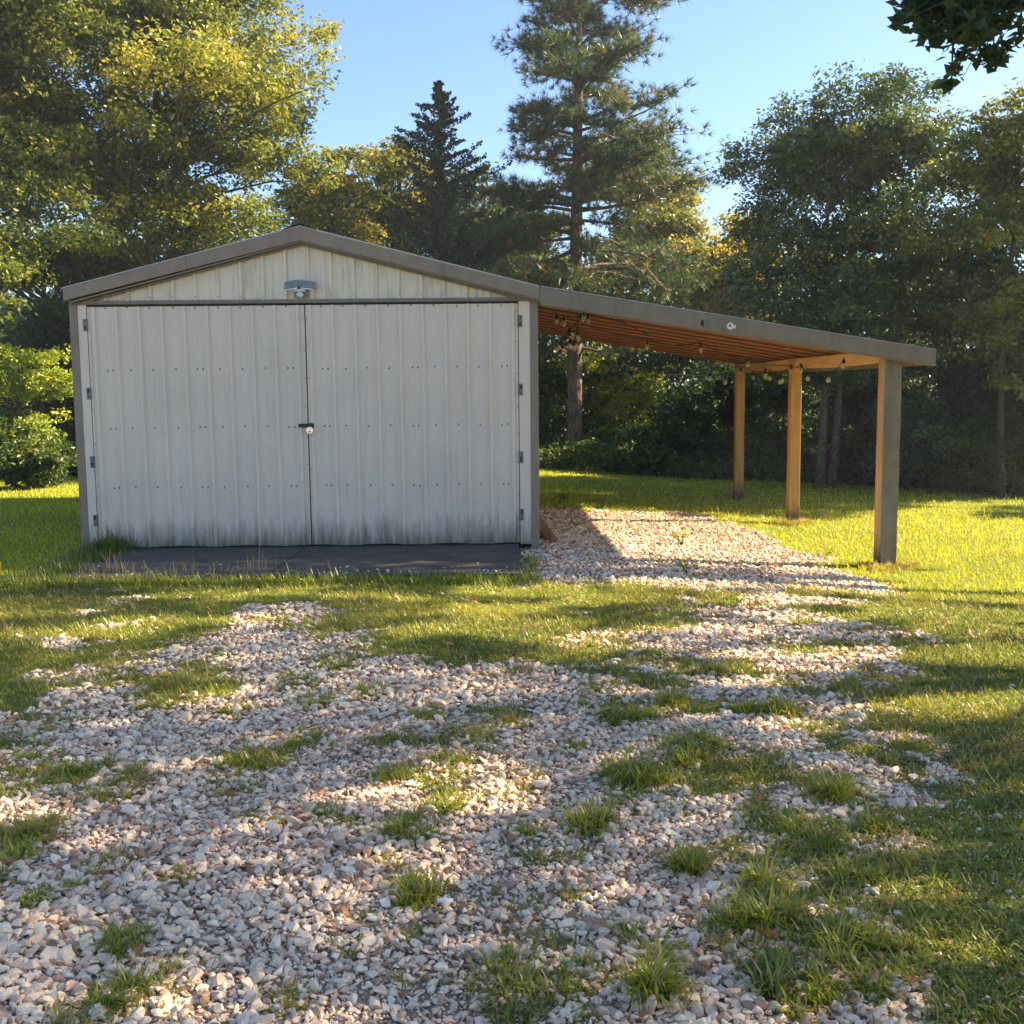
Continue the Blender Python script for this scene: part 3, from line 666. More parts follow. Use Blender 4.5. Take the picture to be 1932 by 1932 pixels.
# loblolly pine
def pine():
    Y = 26.0; p = atY(1085, 850, Y); bx = p[0]; bz = float(G(bx, Y))
    t = thing('pine_tree', 'tall pine with a straight bare lower trunk behind the lean-to roof', 'tree', (bx, Y, bz))
    tr = MB(); zs = [bz-.1, 1, 3, 5, 7, 9, 10.5, 12.3]; path = []
    for z in zs:
        py = np.interp(z, [0, 12.3], [850, -120]); px = np.interp(z, [0, 3.2, 6, 9, 12.3], [1083, 1086, 1088, 1092, 1098]); q = atY(px, py, Y); path.append((q[0], Y, z))
    tr.tube(path, [.22, .18, .165, .15, .12, .09, .06, .015], 10)
    P0 = np.array(path)
    prof_y = [-80, 0, 50, 100, 150, 190, 230, 300, 350, 450, 550, 600]
    LW = [60, 100, 125, 120, 150, 155, 115, 120, 150, 200, 180, 130]; RW = [90, 170, 165, 200, 190, 110, 170, 185, 190, 230, 240, 180]
    C = []; D = []
    def cluster(root, tip, spread, m):
        L = np.linalg.norm(tip-root); dirv = (tip-root)/L
        for _ in range(m):
            s = random.uniform(.35, 1.02); q = root+(tip-root)*s
            w = spread*(.3+.7*math.sin(min(1, s)*math.pi*.75))
            o = np.array([random.gauss(0, w*.6), random.gauss(0, w*.8), random.gauss(.05, w*.25)]); e = q+o
            if random.random() < .5: tr.tube([q, e], [.014, .005], 3, cap=False)
            C.append(e); dd = o+dirv*.25+np.array([0, 0, .12]); D.append(dd/np.linalg.norm(dd))
    z = 2.7
    while z < 12.2:
        py = float(np.interp(z, [0, 12.3], [850, -120])); dens = 1.0 if z > 3.5 else .5
        for k in range(random.choice((5, 6, 6, 7))):
            a = random.uniform(0, 2*math.pi); side = math.cos(a)
            w = np.interp(py, prof_y, RW if side > 0 else LW)*Y/F
            w *= random.choice((.45, .7, .9, 1.0, 1.08)); w = min(w, 2.9)
            rx = w*math.cos(a); ry = w*.85*math.sin(a); r0 = np.array([np.interp(z, P0[:,2], P0[:,0]), Y, z+random.uniform(-.2, .2)])
            rise = random.uniform(.02, .35)*w*(1 if z > 7 else .5)-(.25*w if z < 5.5 else 0)
            tip = r0+np.array([rx, ry, rise]); pts = limb_path(r0, tip, .12)
            tr.tube(pts, [.05*(.5+w/3), .04, .03, .018, .006], 5, cap=False)
            cluster(pts[1], tip, .42*(.4+w/2.6), int(46*w*dens)+8)
        z += random.uniform(.33, .55)
    C = np.array(C); D = np.array(D); m = 20; n = len(C)*m
    c = np.repeat(C, m, 0); d = np.repeat(D, m, 0)+RNG.normal(0, .65, (n, 3)); d /= np.linalg.norm(d, axis=1)[:,None]
    L = RNG.uniform(.14, .25, n); sd = np.cross(d, RNG.normal(size=(n, 3))); sd /= np.linalg.norm(sd, axis=1)[:,None]; W = RNG.uniform(.009, .016, n)
    V = np.stack([c-sd*W[:,None]*.6, c+sd*W[:,None]*.6, c+d*L[:,None]], 1).reshape(-1, 3)
    ct = RNG.normal(.48, .2, len(C)); ct = np.where(RNG.random(len(C)) < .06, .97, ct)
    T = np.repeat(np.clip(np.repeat(ct, m)+RNG.normal(0, .06, n), 0, 1), 3)
    link('crown', ngon_mesh('crown', V, np.arange(n*3).reshape(-1, 3), 3, attrs={'tint': T}), NEEDLE, t)
    tr.build('trunk', PINEBARK, t, smooth=True); print('pine needles', n)
pine()

# background woods: two kinds, copied with their parts
def dup(root, loc, rz, sc, label):
    r = root.copy(); COL.objects.link(r); r.location = loc; r.rotation_euler = (0, 0, rz); r.scale = (sc, sc, sc); r['label'] = label
    for ch in root.children:
        c = ch.copy(); COL.objects.link(c); c.parent = r; c.matrix_parent_inverse = ch.matrix_parent_inverse.copy()
    return r
wt = []
for j, (m, ti) in enumerate(((LEAF_DARK, .5), (LEAF_OAK, .3), (LEAF_AUT, .2))):
    bx = (-19, -23, 19)[j]; by = 36
    e = [(bx+random.uniform(-1.3, 1.3), by+random.uniform(-1.2, 1.2), z, random.uniform(1.1, 1.7), 1.3, random.uniform(.8, 1.3)) for z in (1.6, 2.4, 3.2, 3.8, 4.4, 5.0, 5.5)]
    wt.append(build_tree('woodland_tree', 'distant leafy tree in the woods beyond the yard', 'tree', (bx, by), e, 9000, .17, m, tint=ti, clump=.55, nl=14, group='trees in the woods beyond the yard'))
for k in range(22):
    x = -18+k*1.75+random.uniform(-.5, .5); y = random.uniform(30, 38) if x < 2 else random.uniform(34, 40)
    s = random.uniform(.85, 1.15)*(0.86 if 4.5 < x < 8 else 1)
    dup(wt[k % 3], (x, y, float(G(x, y))), random.uniform(0, 6.28), s, 'distant leafy tree in the woods beyond the yard')
for k, (x, y, sc) in enumerate(((12.3, 20.2, 1.25), (14.6, 21.6, 1.3), (17.2, 20.6, 1.3), (13.0, 23.5, 1.3))):
    dup(wt[k % 2], (x, y, float(G(x, y))), k*2.0, sc, 'distant leafy tree in the woods beyond the yard')
# understory along the wood edge
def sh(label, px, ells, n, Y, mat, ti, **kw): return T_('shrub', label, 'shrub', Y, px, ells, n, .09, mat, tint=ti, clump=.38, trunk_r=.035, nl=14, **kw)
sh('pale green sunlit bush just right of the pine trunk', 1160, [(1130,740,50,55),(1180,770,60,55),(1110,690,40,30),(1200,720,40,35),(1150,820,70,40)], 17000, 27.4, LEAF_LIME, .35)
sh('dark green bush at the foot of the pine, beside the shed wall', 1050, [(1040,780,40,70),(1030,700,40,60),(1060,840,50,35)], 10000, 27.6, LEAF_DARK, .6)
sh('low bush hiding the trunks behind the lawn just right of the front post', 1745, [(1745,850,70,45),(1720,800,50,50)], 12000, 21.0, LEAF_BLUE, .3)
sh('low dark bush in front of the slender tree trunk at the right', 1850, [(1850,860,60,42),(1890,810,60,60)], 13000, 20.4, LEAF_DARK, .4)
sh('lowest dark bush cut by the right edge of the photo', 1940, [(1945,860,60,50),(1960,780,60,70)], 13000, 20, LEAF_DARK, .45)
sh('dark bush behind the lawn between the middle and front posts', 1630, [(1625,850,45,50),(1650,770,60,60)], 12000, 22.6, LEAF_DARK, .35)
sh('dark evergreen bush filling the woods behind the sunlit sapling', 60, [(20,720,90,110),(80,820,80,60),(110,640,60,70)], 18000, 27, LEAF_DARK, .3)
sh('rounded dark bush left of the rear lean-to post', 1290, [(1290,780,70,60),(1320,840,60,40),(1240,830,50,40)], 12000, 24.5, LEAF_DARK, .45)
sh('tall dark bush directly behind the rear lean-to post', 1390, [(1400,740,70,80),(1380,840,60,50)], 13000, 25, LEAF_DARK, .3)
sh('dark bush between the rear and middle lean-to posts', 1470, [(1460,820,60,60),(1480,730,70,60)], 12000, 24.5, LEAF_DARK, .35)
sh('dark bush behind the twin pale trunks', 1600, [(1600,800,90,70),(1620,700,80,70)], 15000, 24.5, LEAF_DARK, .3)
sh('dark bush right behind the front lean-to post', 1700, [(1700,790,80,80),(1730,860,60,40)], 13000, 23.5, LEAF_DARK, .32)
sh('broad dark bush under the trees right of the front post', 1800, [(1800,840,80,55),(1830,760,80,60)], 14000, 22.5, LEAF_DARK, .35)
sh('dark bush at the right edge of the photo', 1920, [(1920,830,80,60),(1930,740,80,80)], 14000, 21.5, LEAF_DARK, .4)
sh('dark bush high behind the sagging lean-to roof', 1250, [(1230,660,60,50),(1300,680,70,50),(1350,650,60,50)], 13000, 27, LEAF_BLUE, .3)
# undergrowth mass
def undergrowth():
    n = 90000; X = RNG.uniform(-26, 26, n); Y = RNG.uniform(27, 34, n); Z = G(X, Y)+RNG.random(n)**1.2*3.6*(.5+fbm(X, Y, .5, 2))
    m = 60000; x = np.where(RNG.random(m) < .72, RNG.uniform(.6, 14, m), RNG.uniform(-14, -6.5, m)); y = np.where(x > 0, np.interp(x, [0, 5, 10], [25.2, 23.2, 21.2]), 23.2)+RNG.uniform(-.3, 3.2, m)
    z = G(x, y)+RNG.random(m)*(.15+1.1*fbm(x, y, .9, 3)**1.5*np.clip((y-20.5)/3, .3, 1.3))
    P2 = np.stack([x, y, z], -1)
    V, Fc, T = leaf_cloud(np.stack([X, Y, Z], -1), .22, np.clip(RNG.normal(.35, .2, n), 0, 1))
    V2, F2, T2 = leaf_cloud(P2, .10, np.clip(RNG.normal(.62, .24, m), 0, 1)); Fc = np.concatenate([Fc, F2+len(V)]); V = np.concatenate([V, V2]); T = np.concatenate([T, T2])
    tag(link('undergrowth', ngon_mesh('undergrowth', V, Fc, 4, attrs={'tint': T}), LEAF_DARK), 'dark tangled undergrowth filling the woods behind the lawn', 'undergrowth', kind='stuff')
undergrowth()

# ------------------------------------------------------------------ shade trees right of the yard, whose crowns dapple the foreground
def shade_trees():
    specs = [((11.5, 7.6), (11.2, 7.8, 6.4, 3.6, 3.9, 4.6), 'spreading oak right of the yard that shades the lawn edge by the lean-to'),
             ((11.8, 10.4), (11.7, 12.9, 6.4, 3.3, 2.9, 4.4), 'leafy oak right of the lawn that shades the concrete apron'),
             ((11.0, 1.8), (10.6, 2.6, 6.0, 4.3, 4.8, 4.6), 'near oak right of the camera whose leafy bough hangs into the top right corner')]
    th = []
    N = 260000
    gx = RNG.uniform(-9.5, 7.5, N); gy = RNG.uniform(-.5, 12.2, N); z = RNG.uniform(1.6, 10.6, N)
    tt = z/SUN[2]; P = np.stack([gx+SUN[0]*tt, gy+SUN[1]*tt, z], -1)
    pr = sample(SUNG, np.stack([gx, gy, np.full(N, -.08)], -1))
    pr = np.where(gy < 2.2, .1, pr)
    far = np.where(gx < 1.0, .05, np.where((gy > 9.85) & (gy < 10.75) & (gx < 2.9), .3, 1.0)); pr = np.where(gy > 9.42, far, pr)
    pr = np.where((gx > -.45) & (gx < .1) & (gy > 9.42) & (gy < 9.62), 1.0, pr); pr = np.where((gx > 3.2) & (gy > 8.9), 1.0, pr)
    nz = fbm(gx*.8, gy*1.7, 1.5, 3); keep = np.clip((pr-.5-(nz-.5)*1.5)*7+.5, 0, 1) < RNG.random(N)*.6+.2
    own = np.full(N, -1)
    for k, (b, e, lab) in enumerate(specs):
        d = ((P-np.array(e[:3]))/np.array(e[3:])); own = np.where((own < 0) & ((d**2).sum(1) < 1.15+.3*vnoise(P[:,1]*2, P[:,2]*2)), k, own)
    for k, (b, e, lab) in enumerate(specs):
        bz = float(G(*b)); t = thing('oak_tree', lab, 'tree', (b[0], b[1], bz))
        C = P[(own == k) & keep]; tr = MB()
        tr.tube([(b[0], b[1], bz-.1), (b[0]-.1, b[1], 2), (b[0], b[1]*.7+e[1]*.3, 4.4), (e[0], e[1], 7.5), (e[0], e[1], e[2]+e[5]*.8)], [.26, .2, .15, .1, .03], 9)
        for c in C[RNG.choice(len(C), 40, replace=False)]:
            q = np.array([e[0], b[1]*.4+e[1]*.6, max(4.4, c[2]-1.2)]); tr.tube(limb_path(q, c), [.06, .045, .03, .02, .006], 5, cap=False)
        size = .12; T = np.clip(RNG.normal(.3, .2, len(C)), 0, 1)
        if k == 2:
            # the bough reaching over the yard
            B = []; SEED = [(1700,40,16,.9),(1735,25,22,1),(1770,20,26,1.3),(1800,55,26,1.3),(1830,30,30,1.4),(1845,65,26,1.2),(1880,30,26,1),(1865,100,20,.8),(1895,95,18,.7),(1750,62,16,.7),(1815,100,16,.7),(1797,128,12,.5),(1790,155,13,.5),(1850,10,30,1.2),(1780,-10,30,1.3),(1910,-10,30,1),(1725,0,22,.9),(1960,-30,50,1.6),(2020,-60,60,1.6),(1980,-110,60,1.4),(1860,-60,50,1.5),(1815,148,6,.15),(1880,118,12,.4),(1760,80,7,.2),(1925,60,14,.3)]
            Yb = 6.2; prev = np.array([e[0], e[1], 4.2]); hub = atY(2150, -150, Yb+.3); mid = atY(1900, -20, Yb)
            tr.tube([prev, (prev+hub)/2+np.array([0, 0, .4]), hub, mid, atY(1800, 40, Yb), atY(1795, 150, Yb)], [.09, .07, .045, .022, .010, .004], 6, cap=False)
            for (px, py, r, w) in SEED:
                m = int(r*r*.11*w)+3; c0 = atY(px, py, Yb+random.uniform(-.3, .3)); B.append(c0+RNG.normal(0, r*Yb/F*.62, (m, 3)))
                tr.tube(limb_path(mid if px < 1930 else hub, c0, .1), [.010, .008, .006, .004, .002], 4, cap=False)
            B = np.concatenate(B)
            V1, F1, T1 = leaf_cloud(C, size, T); V2, F2, T2 = leaf_cloud(B, .085, RNG.uniform(0, .4, len(B)))
            V = np.concatenate([V1, V2]); Fc = np.concatenate([F1, F2+len(V1)]); T = np.concatenate([T1, T2])
        else: V, Fc, T = leaf_cloud(C, size, T)
        link('crown', ngon_mesh('crown', V, Fc, 4, attrs={'tint': T}), LEAF_DARK, t); tr.build('trunk', BARK, t, smooth=True); print('shade leaves', len(C))
shade_trees()

# ------------------------------------------------------------------ concrete apron
YF = 11.30                                        # front wall plane
m = MB(); m.box((-3.98, 9.48, -.16), (0.185, YF+.2, 0.0)); 
slab = m.build('concrete_apron', CONC, bevel=.012); tag(slab, 'dark stained concrete apron in front of the shed doors', 'concrete slab')
a = atY(578, 1032, YF); c1 = CAM+ray(508, 1082)*(-1.6/ray(508, 1082)[2]); c0 = CAM+ray(574, 1034)*(-1.6/ray(574, 1034)[2])
m = MB(); dv = (c1-c0)/np.linalg.norm(c1-c0); sd = np.array([-dv[1], dv[0], 0])*.007
m.extr([c0-sd+[0,0,.001], c0+sd+[0,0,.001], c1+sd+[0,0,.001], c1-sd+[0,0,.001]], (0, 0, .002)); m.build('joint', DARKIN, None)
j = bpy.data.objects['joint']; j.parent = slab

# ------------------------------------------------------------------ shed
YB = 18.55; XL, XR = -4.345, 0.40; WH = 2.50; XP = -2.0; ZP = 3.10
shed = thing('metal_shed', 'white ribbed metal shed with low gable roof and tan trim', 'shed', (XP, 15, 0))
def ribbed(mb, x0, x1, z0f, z1f, y, pitch=.2286, ph=0.0, rib=.026, rw=.034, minor=True, depth=.012, mat=0, out=-1):
    """sheet with real ribs facing -Y; z0f/z1f give bottom and top heights at x"""
    xs = []
    k0 = math.floor((x0-ph)/pitch)-1; k1 = math.ceil((x1-ph)/pitch)+1
    for k in range(k0, k1+1):
        c = ph+k*pitch
        xs += [(c-rw*.75, 0), (c-rw*.35, rib), (c+rw*.35, rib), (c+rw*.75, 0)]
        if minor:
            for q in (1/3, 2/3):
                d = c+pitch*q; xs += [(d-.012, 0), (d-.006, .0025), (d+.006, .0025), (d+.012, 0)]
    xs.sort(); X = [p[0] for p in xs]; H = [p[1] for p in xs]
    pts = [(x0, float(np.interp(x0, X, H)))]+[(a, b) for a, b in xs if x0+1e-4 < a < x1-1e-4]+[(x1, float(np.interp(x1, X, H)))]
    n = len(pts); v = []
    for (x, h) in pts:
        for (zz, dd) in ((z0f(x), 0), (z1f(x), 0)): v.append((x, y+out*h, zz))
    for (x, h) in pts:
        for zz in (z0f(x), z1f(x)): v.append((x, y-out*depth, zz))
    f = []
    for i in range(n-1):
        f.append((2*i, 2*i+2, 2*i+3, 2*i+1)); o = 2*n
        f.append((o+2*i+1, o+2*i+3, o+2*i+2, o+2*i)); f.append((2*i+1, 2*i+3, o+2*i+3, o+2*i+1)); f.append((2*i+2, 2*i, o+2*i, o+2*i+2))
    o = 2*n; f.append((0, 1, o+1, o)); f.append((2*n-1, 2*n-2, o+2*n-2, o+2*n-1))
    mb.add(v, f, mat)
def screw(mb, x, y, z, mat=1, r=.0062):
    mb.cyl((x, y+.004, z), (x, y-.006, z), r, 8, mat); mb.cyl((x, y-.001, z), (x, y-.002, z), r*1.5, 8, mat)
# top line of the siding in the gable
def gz(x): return ZP+.002-(x-XP)*.243 if x > XP else ZP+.002-(XP-x)*.243
z_hdr0, z_hdr1 = 2.495, 2.530
# doors
def pxX(px, py=800, Y=YF): return float(atY(px, py, Y)[0])
DL0, DM, DR1 = -4.165, -1.965, 0.195
def door(x0, x1, label, ph, hinge_x, hside, warp):
    mb = MB()
    ribbed(mb, x0, x1, lambda x: .015+.006*math.sin(x*9), lambda x: 2.47, YF-.035, ph=ph, depth=.02)
    # flat edge strips
    mb.box((x0, YF-.041, .02), (x0+.022, YF-.0345, 2.465)); mb.box((x1-.022, YF-.041, .02), (x1, YF-.0345, 2.465))
    for zz in (2.455, 1.835, 1.245, .63):
        k = math.floor((x0-ph)/.2286)
        while True:
            xx = ph+k*.2286+.114; k += 1
            if xx > x1-.05: break
            if xx < x0+.05: continue
            screw(mb, xx+random.uniform(-.008, .008), YF-.036, zz+random.uniform(-.008, .008))
            if k % 4 == 1 and xx+.05 < x1-.03 and zz < 2.4: screw(mb, xx+.055, YF-.036, zz+random.uniform(-.01, .01))
    for zz in np.arange(.2, 2.4, .31):
        e = x0+.011 if hside < 0 else x1-.011; screw(mb, e, YF-.042, float(zz)+random.uniform(-.05, .05), r=.004)
        e = x1-.011 if hside < 0 else x0+.011; screw(mb, e, YF-.042, float(zz)+random.uniform(-.05, .05), r=.004)
    d = mb.build('door', [WHITE, SCREW], shed); d['label'] = label
    return d
doorL = door(DL0, DM-.006, 'left door leaf of the shed, hinged at its left edge', -4.10, DL0, -1, 0)
doorR = door(DM+.006, DR1, 'right door leaf of the shed, hinged at its right edge', -1.915, DR1, 1, 0)
for (d, x, zs, s) in ((doorL, DL0, (2.29, 1.60, .90, .295), -1), (doorR, DR1, (2.29, 1.60, .905, .31), 1)):
    for i, z in enumerate(zs):
        mb = MB(); y = YF-.062
        mb.box((min(x, x+s*.046), YF-.047, z-.06), (max(x, x+s*.046), YF-.041, z+.06), 0)
        mb.cyl((x+s*.004, YF-.05, z-.062), (x+s*.004, YF-.05, z+.062), .009, 8, 0)
        mb.box((min(x+s*.014, x+s*.036), YF-.052, z-.045+(.05 if i % 2 else 0)), (max(x+s*.014, x+s*.036), YF-.0465, z-.005+(.05 if i % 2 else 0)), 1)
        for dz in (-.04, .04): mb.cyl((x+s*.025, YF-.05, z+dz), (x+s*.025, YF-.043, z+dz), .006, 8, 1)
        h = mb.build('hinge', [STEEL, RUSTY], None); h.parent = d; h.matrix_parent_inverse = d.matrix_world.inverted()
        if s > 0 or i: pass
# jamb strips
for (x0, x1) in ((-4.262, DL0-.008), (DR1+.008, .318)):
    mb = MB(); mb.box((x0, YF-.041, .0), (x1, YF+.02, 2.492)); mb.build('jamb_panel', WHITE, shed, bevel=.003)
mb = MB(); mb.box((DL0-.05, YF+.03, -.05), (DR1+.05, YF+.06, 2.50)); mb.build('door_backing', DARKIN, shed)
mb = MB(); mb.box((DL0-.02, YF-.030, 2.476), (DR1+.02, YF+.03, 2.4945)); mb.build('header_gap_strip', RUBBER, shed)
# corner trims (L shaped)
for (x0, x1, sx) in ((XL, -4.262, -1), (.318, XR, 1)):
    mb = MB(); mb.box((x0, YF-.045, -.09), (x1, YF+.01, 2.495))
    xx = x0 if sx < 0 else x1
    mb.box((min(xx, xx-sx*.006), YF+.0101, -.09), (max(xx, xx-sx*.006), YF+.09, 2.495)); mb.build('corner_trim', TAN, shed, bevel=.004)
mb = MB(); mb.box((XL+.01, YF-.052, z_hdr0), (XR-.01, YF+.03, z_hdr1)); mb.box((XL+.01, YF-.062, z_hdr0-.004), (XR-.01, YF-.0525, z_hdr0+.006)); mb.build('header_trim', TANG, shed, bevel=.003)
# gable
mb = MB(); ribbed(mb, XL+.06, XR-.06, lambda x: z_hdr1+.001, lambda x: max(z_hdr1+.003, gz(x)), YF-.012, ph=XP+.075, depth=.02)
for k in range(-10, 11):
    x = XP+.075+k*.2286
    if XL+.5 < x < XR-.4 and abs(x-XP) > .12: screw(mb, x, YF-.034, z_hdr1+.035)
mb.build('gable_panel', [GABLE, SCREW], shed)
# rake fascia: upper flange and lower trim
TOPL = atY(118, 545, YF-.14); PEAK = atY(565, 427, YF-.14); JUN = atY(1018, 541, YF-.14)
def fascia(mb, a, b, h0, h1, y, th, m=0):
    a = np.array([a[0], y, a[2]]); b = np.array([b[0], y, b[2]])
    mb.hexa([a-[0,0,h0], b-[0,0,h1], b-[0,0,h1]+[0,th,0], a-[0,0,h0]+[0,th,0], a, b, b+[0,th,0], a+[0,th,0]], m)
mb = MB(); yf = YF-.14
fascia(mb, TOPL, PEAK, .118, .138, yf, .15); fascia(mb, PEAK, JUN, .138, .130, yf, .15); mb.build('rake_fascia', TAN, shed, bevel=.004)
for u, (a, b) in ((.52, (TOPL, PEAK)), (.60, (PEAK, JUN))):
    q = a+(b-a)*u; mb = MB(); mb.box((q[0]-.002, yf-.002, q[2]-.125), (q[0]+.002, yf-.0005, q[2]+.001)); mb.build('seam', RUSTY, shed)
mb = MB(); dz = np.array([0, 0, .135])
def shift(p, dx, z): return np.array([p[0]+dx, 0, p[2]-z])
fascia(mb, shift(TOPL, .06, .1255), shift(PEAK, 0, .141), .012, .012, yf+.012, .11); fascia(mb, shift(PEAK, 0, .141), shift(JUN, 0, .133), .012, .012, yf+.012, .11)
fascia(mb, shift(TOPL, .09, .1395), shift(PEAK, 0, .155), .018, .018, yf+.075, .045); fascia(mb, shift(PEAK, 0, .155), shift(JUN, 0, .147), .018, .018, yf+.075, .045)
mb.build('rake_trim', TANG, shed)
# roof sheets
mb = MB(); t_ = .010
for (a, b) in ((TOPL, PEAK), (PEAK, JUN)):
    a0 = np.array([a[0]-(.02 if a is TOPL else 0), yf+.01, a[2]+.002]); b0 = np.array([b[0], yf+.01, b[2]+.002]); L = np.array([0, YB-yf+.1, 0])
    mb.hexa([a0, b0, b0+L, a0+L, a0+[0,0,t_], b0+[0,0,t_], b0+L+[0,0,t_], a0+L+[0,0,t_]])
mb.build('roof', ROOFM, shed)
mb = MB(); pk = np.array([PEAK[0], yf-.008, PEAK[2]+.024]); L = np.array([0, YB-yf+.12, 0])
for s in (-1, 1):
    e = pk+np.array([s*.17, 0, -.055]); mb.hexa([pk-[0,0,.003], e-[0,0,.003], e-[0,0,.003]+L, pk-[0,0,.003]+L, pk+[0,0,.006], e+[0,0,.006], e+[0,0,.006]+L, pk+[0,0,.006]+L])
mb.build('ridge_cap', DARKIN, shed)
# side and back walls
for x, s in ((XL+.02, -1), (XR-.02, 1)):
    mb = MB(); mb.box((x-.01, YF+.1, -.12), (x+.01, YB-.02, 2.53))
    yy = YF+.2
    while yy < YB-.1:
        mb.box((x+s*.0101 if s > 0 else x-.029, yy-.02, -.12), (x+.029 if s > 0 else x-.0101, yy+.02, 2.50)); yy += .2286
    mb.build('side_wall', WHITE, shed)
mb = MB(); mb.extr([(XL+.02, YB, -.12), (XR-.02, YB, -.12), (XR-.02, YB, 2.53), (XP, YB, ZP), (XL+.02, YB, 2.53)], (0, .03, 0)); mb.build('back_wall', WHITE, shed)

# hasp (part of the right door) and padlock
c = atY(577, 803, YF-.06); mb = MB()
mb.box((c[0]-.075, YF-.066, c[2]-.018), (c[0]+.018, YF-.058, c[2]+.020)); mb.box((c[0]+.018, YF-.068, c[2]-.03), (c[0]+.085, YF-.058, c[2]+.025))
mb.cyl((c[0]-.055, YF-.072, c[2]), (c[0]-.055, YF-.06, c[2]), .008)
h = mb.build('hasp', RUSTY, None, bevel=.002); h.parent = doorR; h.matrix_parent_inverse = doorR.matrix_world.inverted()
pc = atY(585, 812, YF-.085); pl = thing('padlock', 'round silver padlock hanging on the hasp between the shed doors', 'padlock', tuple(pc))
mb = MB(); mb.cyl((pc[0], YF-.105, pc[2]), (pc[0], YF-.075, pc[2]), .037, 24); mb.cyl((pc[0], YF-.109, pc[2]), (pc[0], YF-.1051, pc[2]), .027, 24); mb.build('body', CHROME, pl, bevel=.004)
mb = MB(); mb.box((pc[0]-.006, YF-.112, pc[2]-.020), (pc[0]+.006, YF-.1092, pc[2]-.002)); mb.build('keyhole', RUBBER, pl)
mb = MB(); mb.tube([(pc[0]-.014, YF-.09, pc[2]+.03), (pc[0]-.012, YF-.09, pc[2]+.047), (pc[0]+.004, YF-.09, pc[2]+.052), (pc[0]+.016, YF-.09, pc[2]+.044), (pc[0]+.017, YF-.09, pc[2]+.028)], [.005]*5, 8); mb.build('shackle', RUSTY, pl, smooth=True)

# flood light
fc = atY(567, 547, YF-.05); fl = thing('flood_light', 'grey twin panel flood light with motion sensor on the shed gable', 'flood light', tuple(fc))
mb = MB(); mb.box((fc[0]-.07, YF-.045, fc[2]-.075), (fc[0]+.09, YF-.033, fc[2]+.035)); mb.build('back_plate', LAMPG, fl, bevel=.004)
for s in (-1, 1):
    cc_ = np.array([fc[0]+s*.078, YF-.10, fc[2]+.048]); ax = np.array([.074, s*.012, -s*.008 if s > 0 else .010]); az = np.array([0, .018, .036]); ay = np.cross(ax, az); ay = ay/np.linalg.norm(ay)*.013
    mb = MB(); mb.obox(cc_, ax, ay, az); p_ = mb.build('lamp_panel', LAMPG, fl, bevel=.006)
    mb = MB(); mb.obox(cc_+np.array([0, -.010, -.043]), ax*.85, np.array([0, .014, 0]), np.array([0, 0, .006])); g_ = mb.build('diffuser', LAMPW, None); g_.parent = p_; g_.matrix_parent_inverse = (p_.matrix_parent_inverse).inverted() @ p_.matrix_parent_inverse
    mb = MB(); mb.cyl((fc[0]+s*.02, YF-.05, fc[2]), tuple(cc_), .012); mb.build('arm', LAMPG, fl)
mb = MB(); mb.box((fc[0]-.055, YF-.115, fc[2]-.022), (fc[0]+.055, YF-.045, fc[2]+.004)); mb.build('junction_bar', LAMPW, fl, bevel=.006)
mb = MB(); mb.ball((fc[0]+.002, YF-.095, fc[2]-.052), .036, sz=.8, nu=14, nv=9); mb.build('motion_sensor', LAMPW, fl, smooth=True)

# ------------------------------------------------------------------ lean-to carport
cp = thing('lean_to_carport', 'open lean-to roof on wooden posts attached to the right side of the shed', 'carport', (2.3, 14.9, -.2))
CPR = atY(1766, 661, yf); NJ = np.array([JUN[0]+.004, 0, JUN[2]-.004])
mb = MB()
fascia(mb, NJ, CPR, .172, .145, yf-.004, .05); fascia(mb, shift(NJ, .0, .165), shift(CPR, 0, .1455), .012, .012, yf+.01, .09)
mb.box((CPR[0]-.006, yf+.0461, CPR[2]-.145), (CPR[0], YB+.1, CPR[2]-.004))
mb.build('fascia', TANG, cp, bevel=.004)
mb = MB(); sx = atY(1488, 648, yf); mb.box((sx[0]-.002, yf-.0065, sx[2]-.11), (sx[0]+.002, yf-.0042, sx[2]+.055)); mb.build('seam', TAN, cp)
mb = MB(); a0 = np.array([NJ[0]+.012, yf+.01, NJ[2]+.006]); b0 = np.array([CPR[0]+.01, yf+.01, CPR[2]+.004]); L = np.array([0, YB-yf+.1, 0])
mb.hexa([a0, b0, b0+L, a0+L, a0+[0,0,.008], b0+[0,0,.008], b0+L+[0,0,.008], a0+L+[0,0,.008]])
mb.build('roof', ROOFM, cp)
def rz(x): return NJ[2]+(CPR[2]-NJ[2])*(x-NJ[0])/(CPR[0]-NJ[0])
ny = 13
for k in range(ny):
    y = yf+.12+k*(YB-yf-.12)/(ny-1)
    mb = MB(); xa, xb = XR+.03, 4.42; top = .012; d = .021
    mb.hexa([(xa, y, rz(xa)-top-d), (xb, y, rz(xb)-top-d), (xb, y+.045, rz(xb)-top-d), (xa, y+.045, rz(xa)-top-d), (xa, y, rz(xa)-top), (xb, y, rz(xb)-top), (xb, y+.045, rz(xb)-top), (xa, y+.045, rz(xa)-top)])
    mb.build('purlin', RAFT, cp, bevel=.002)
# underside decking; its near-black colour stands for the unlit bands between purlins
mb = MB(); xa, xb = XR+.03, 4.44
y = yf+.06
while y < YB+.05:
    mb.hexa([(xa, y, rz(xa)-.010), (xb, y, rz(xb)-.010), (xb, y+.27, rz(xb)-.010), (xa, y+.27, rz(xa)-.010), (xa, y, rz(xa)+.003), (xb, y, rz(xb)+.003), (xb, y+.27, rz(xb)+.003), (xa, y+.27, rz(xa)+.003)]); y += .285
mb.build('decking', DECK, cp)
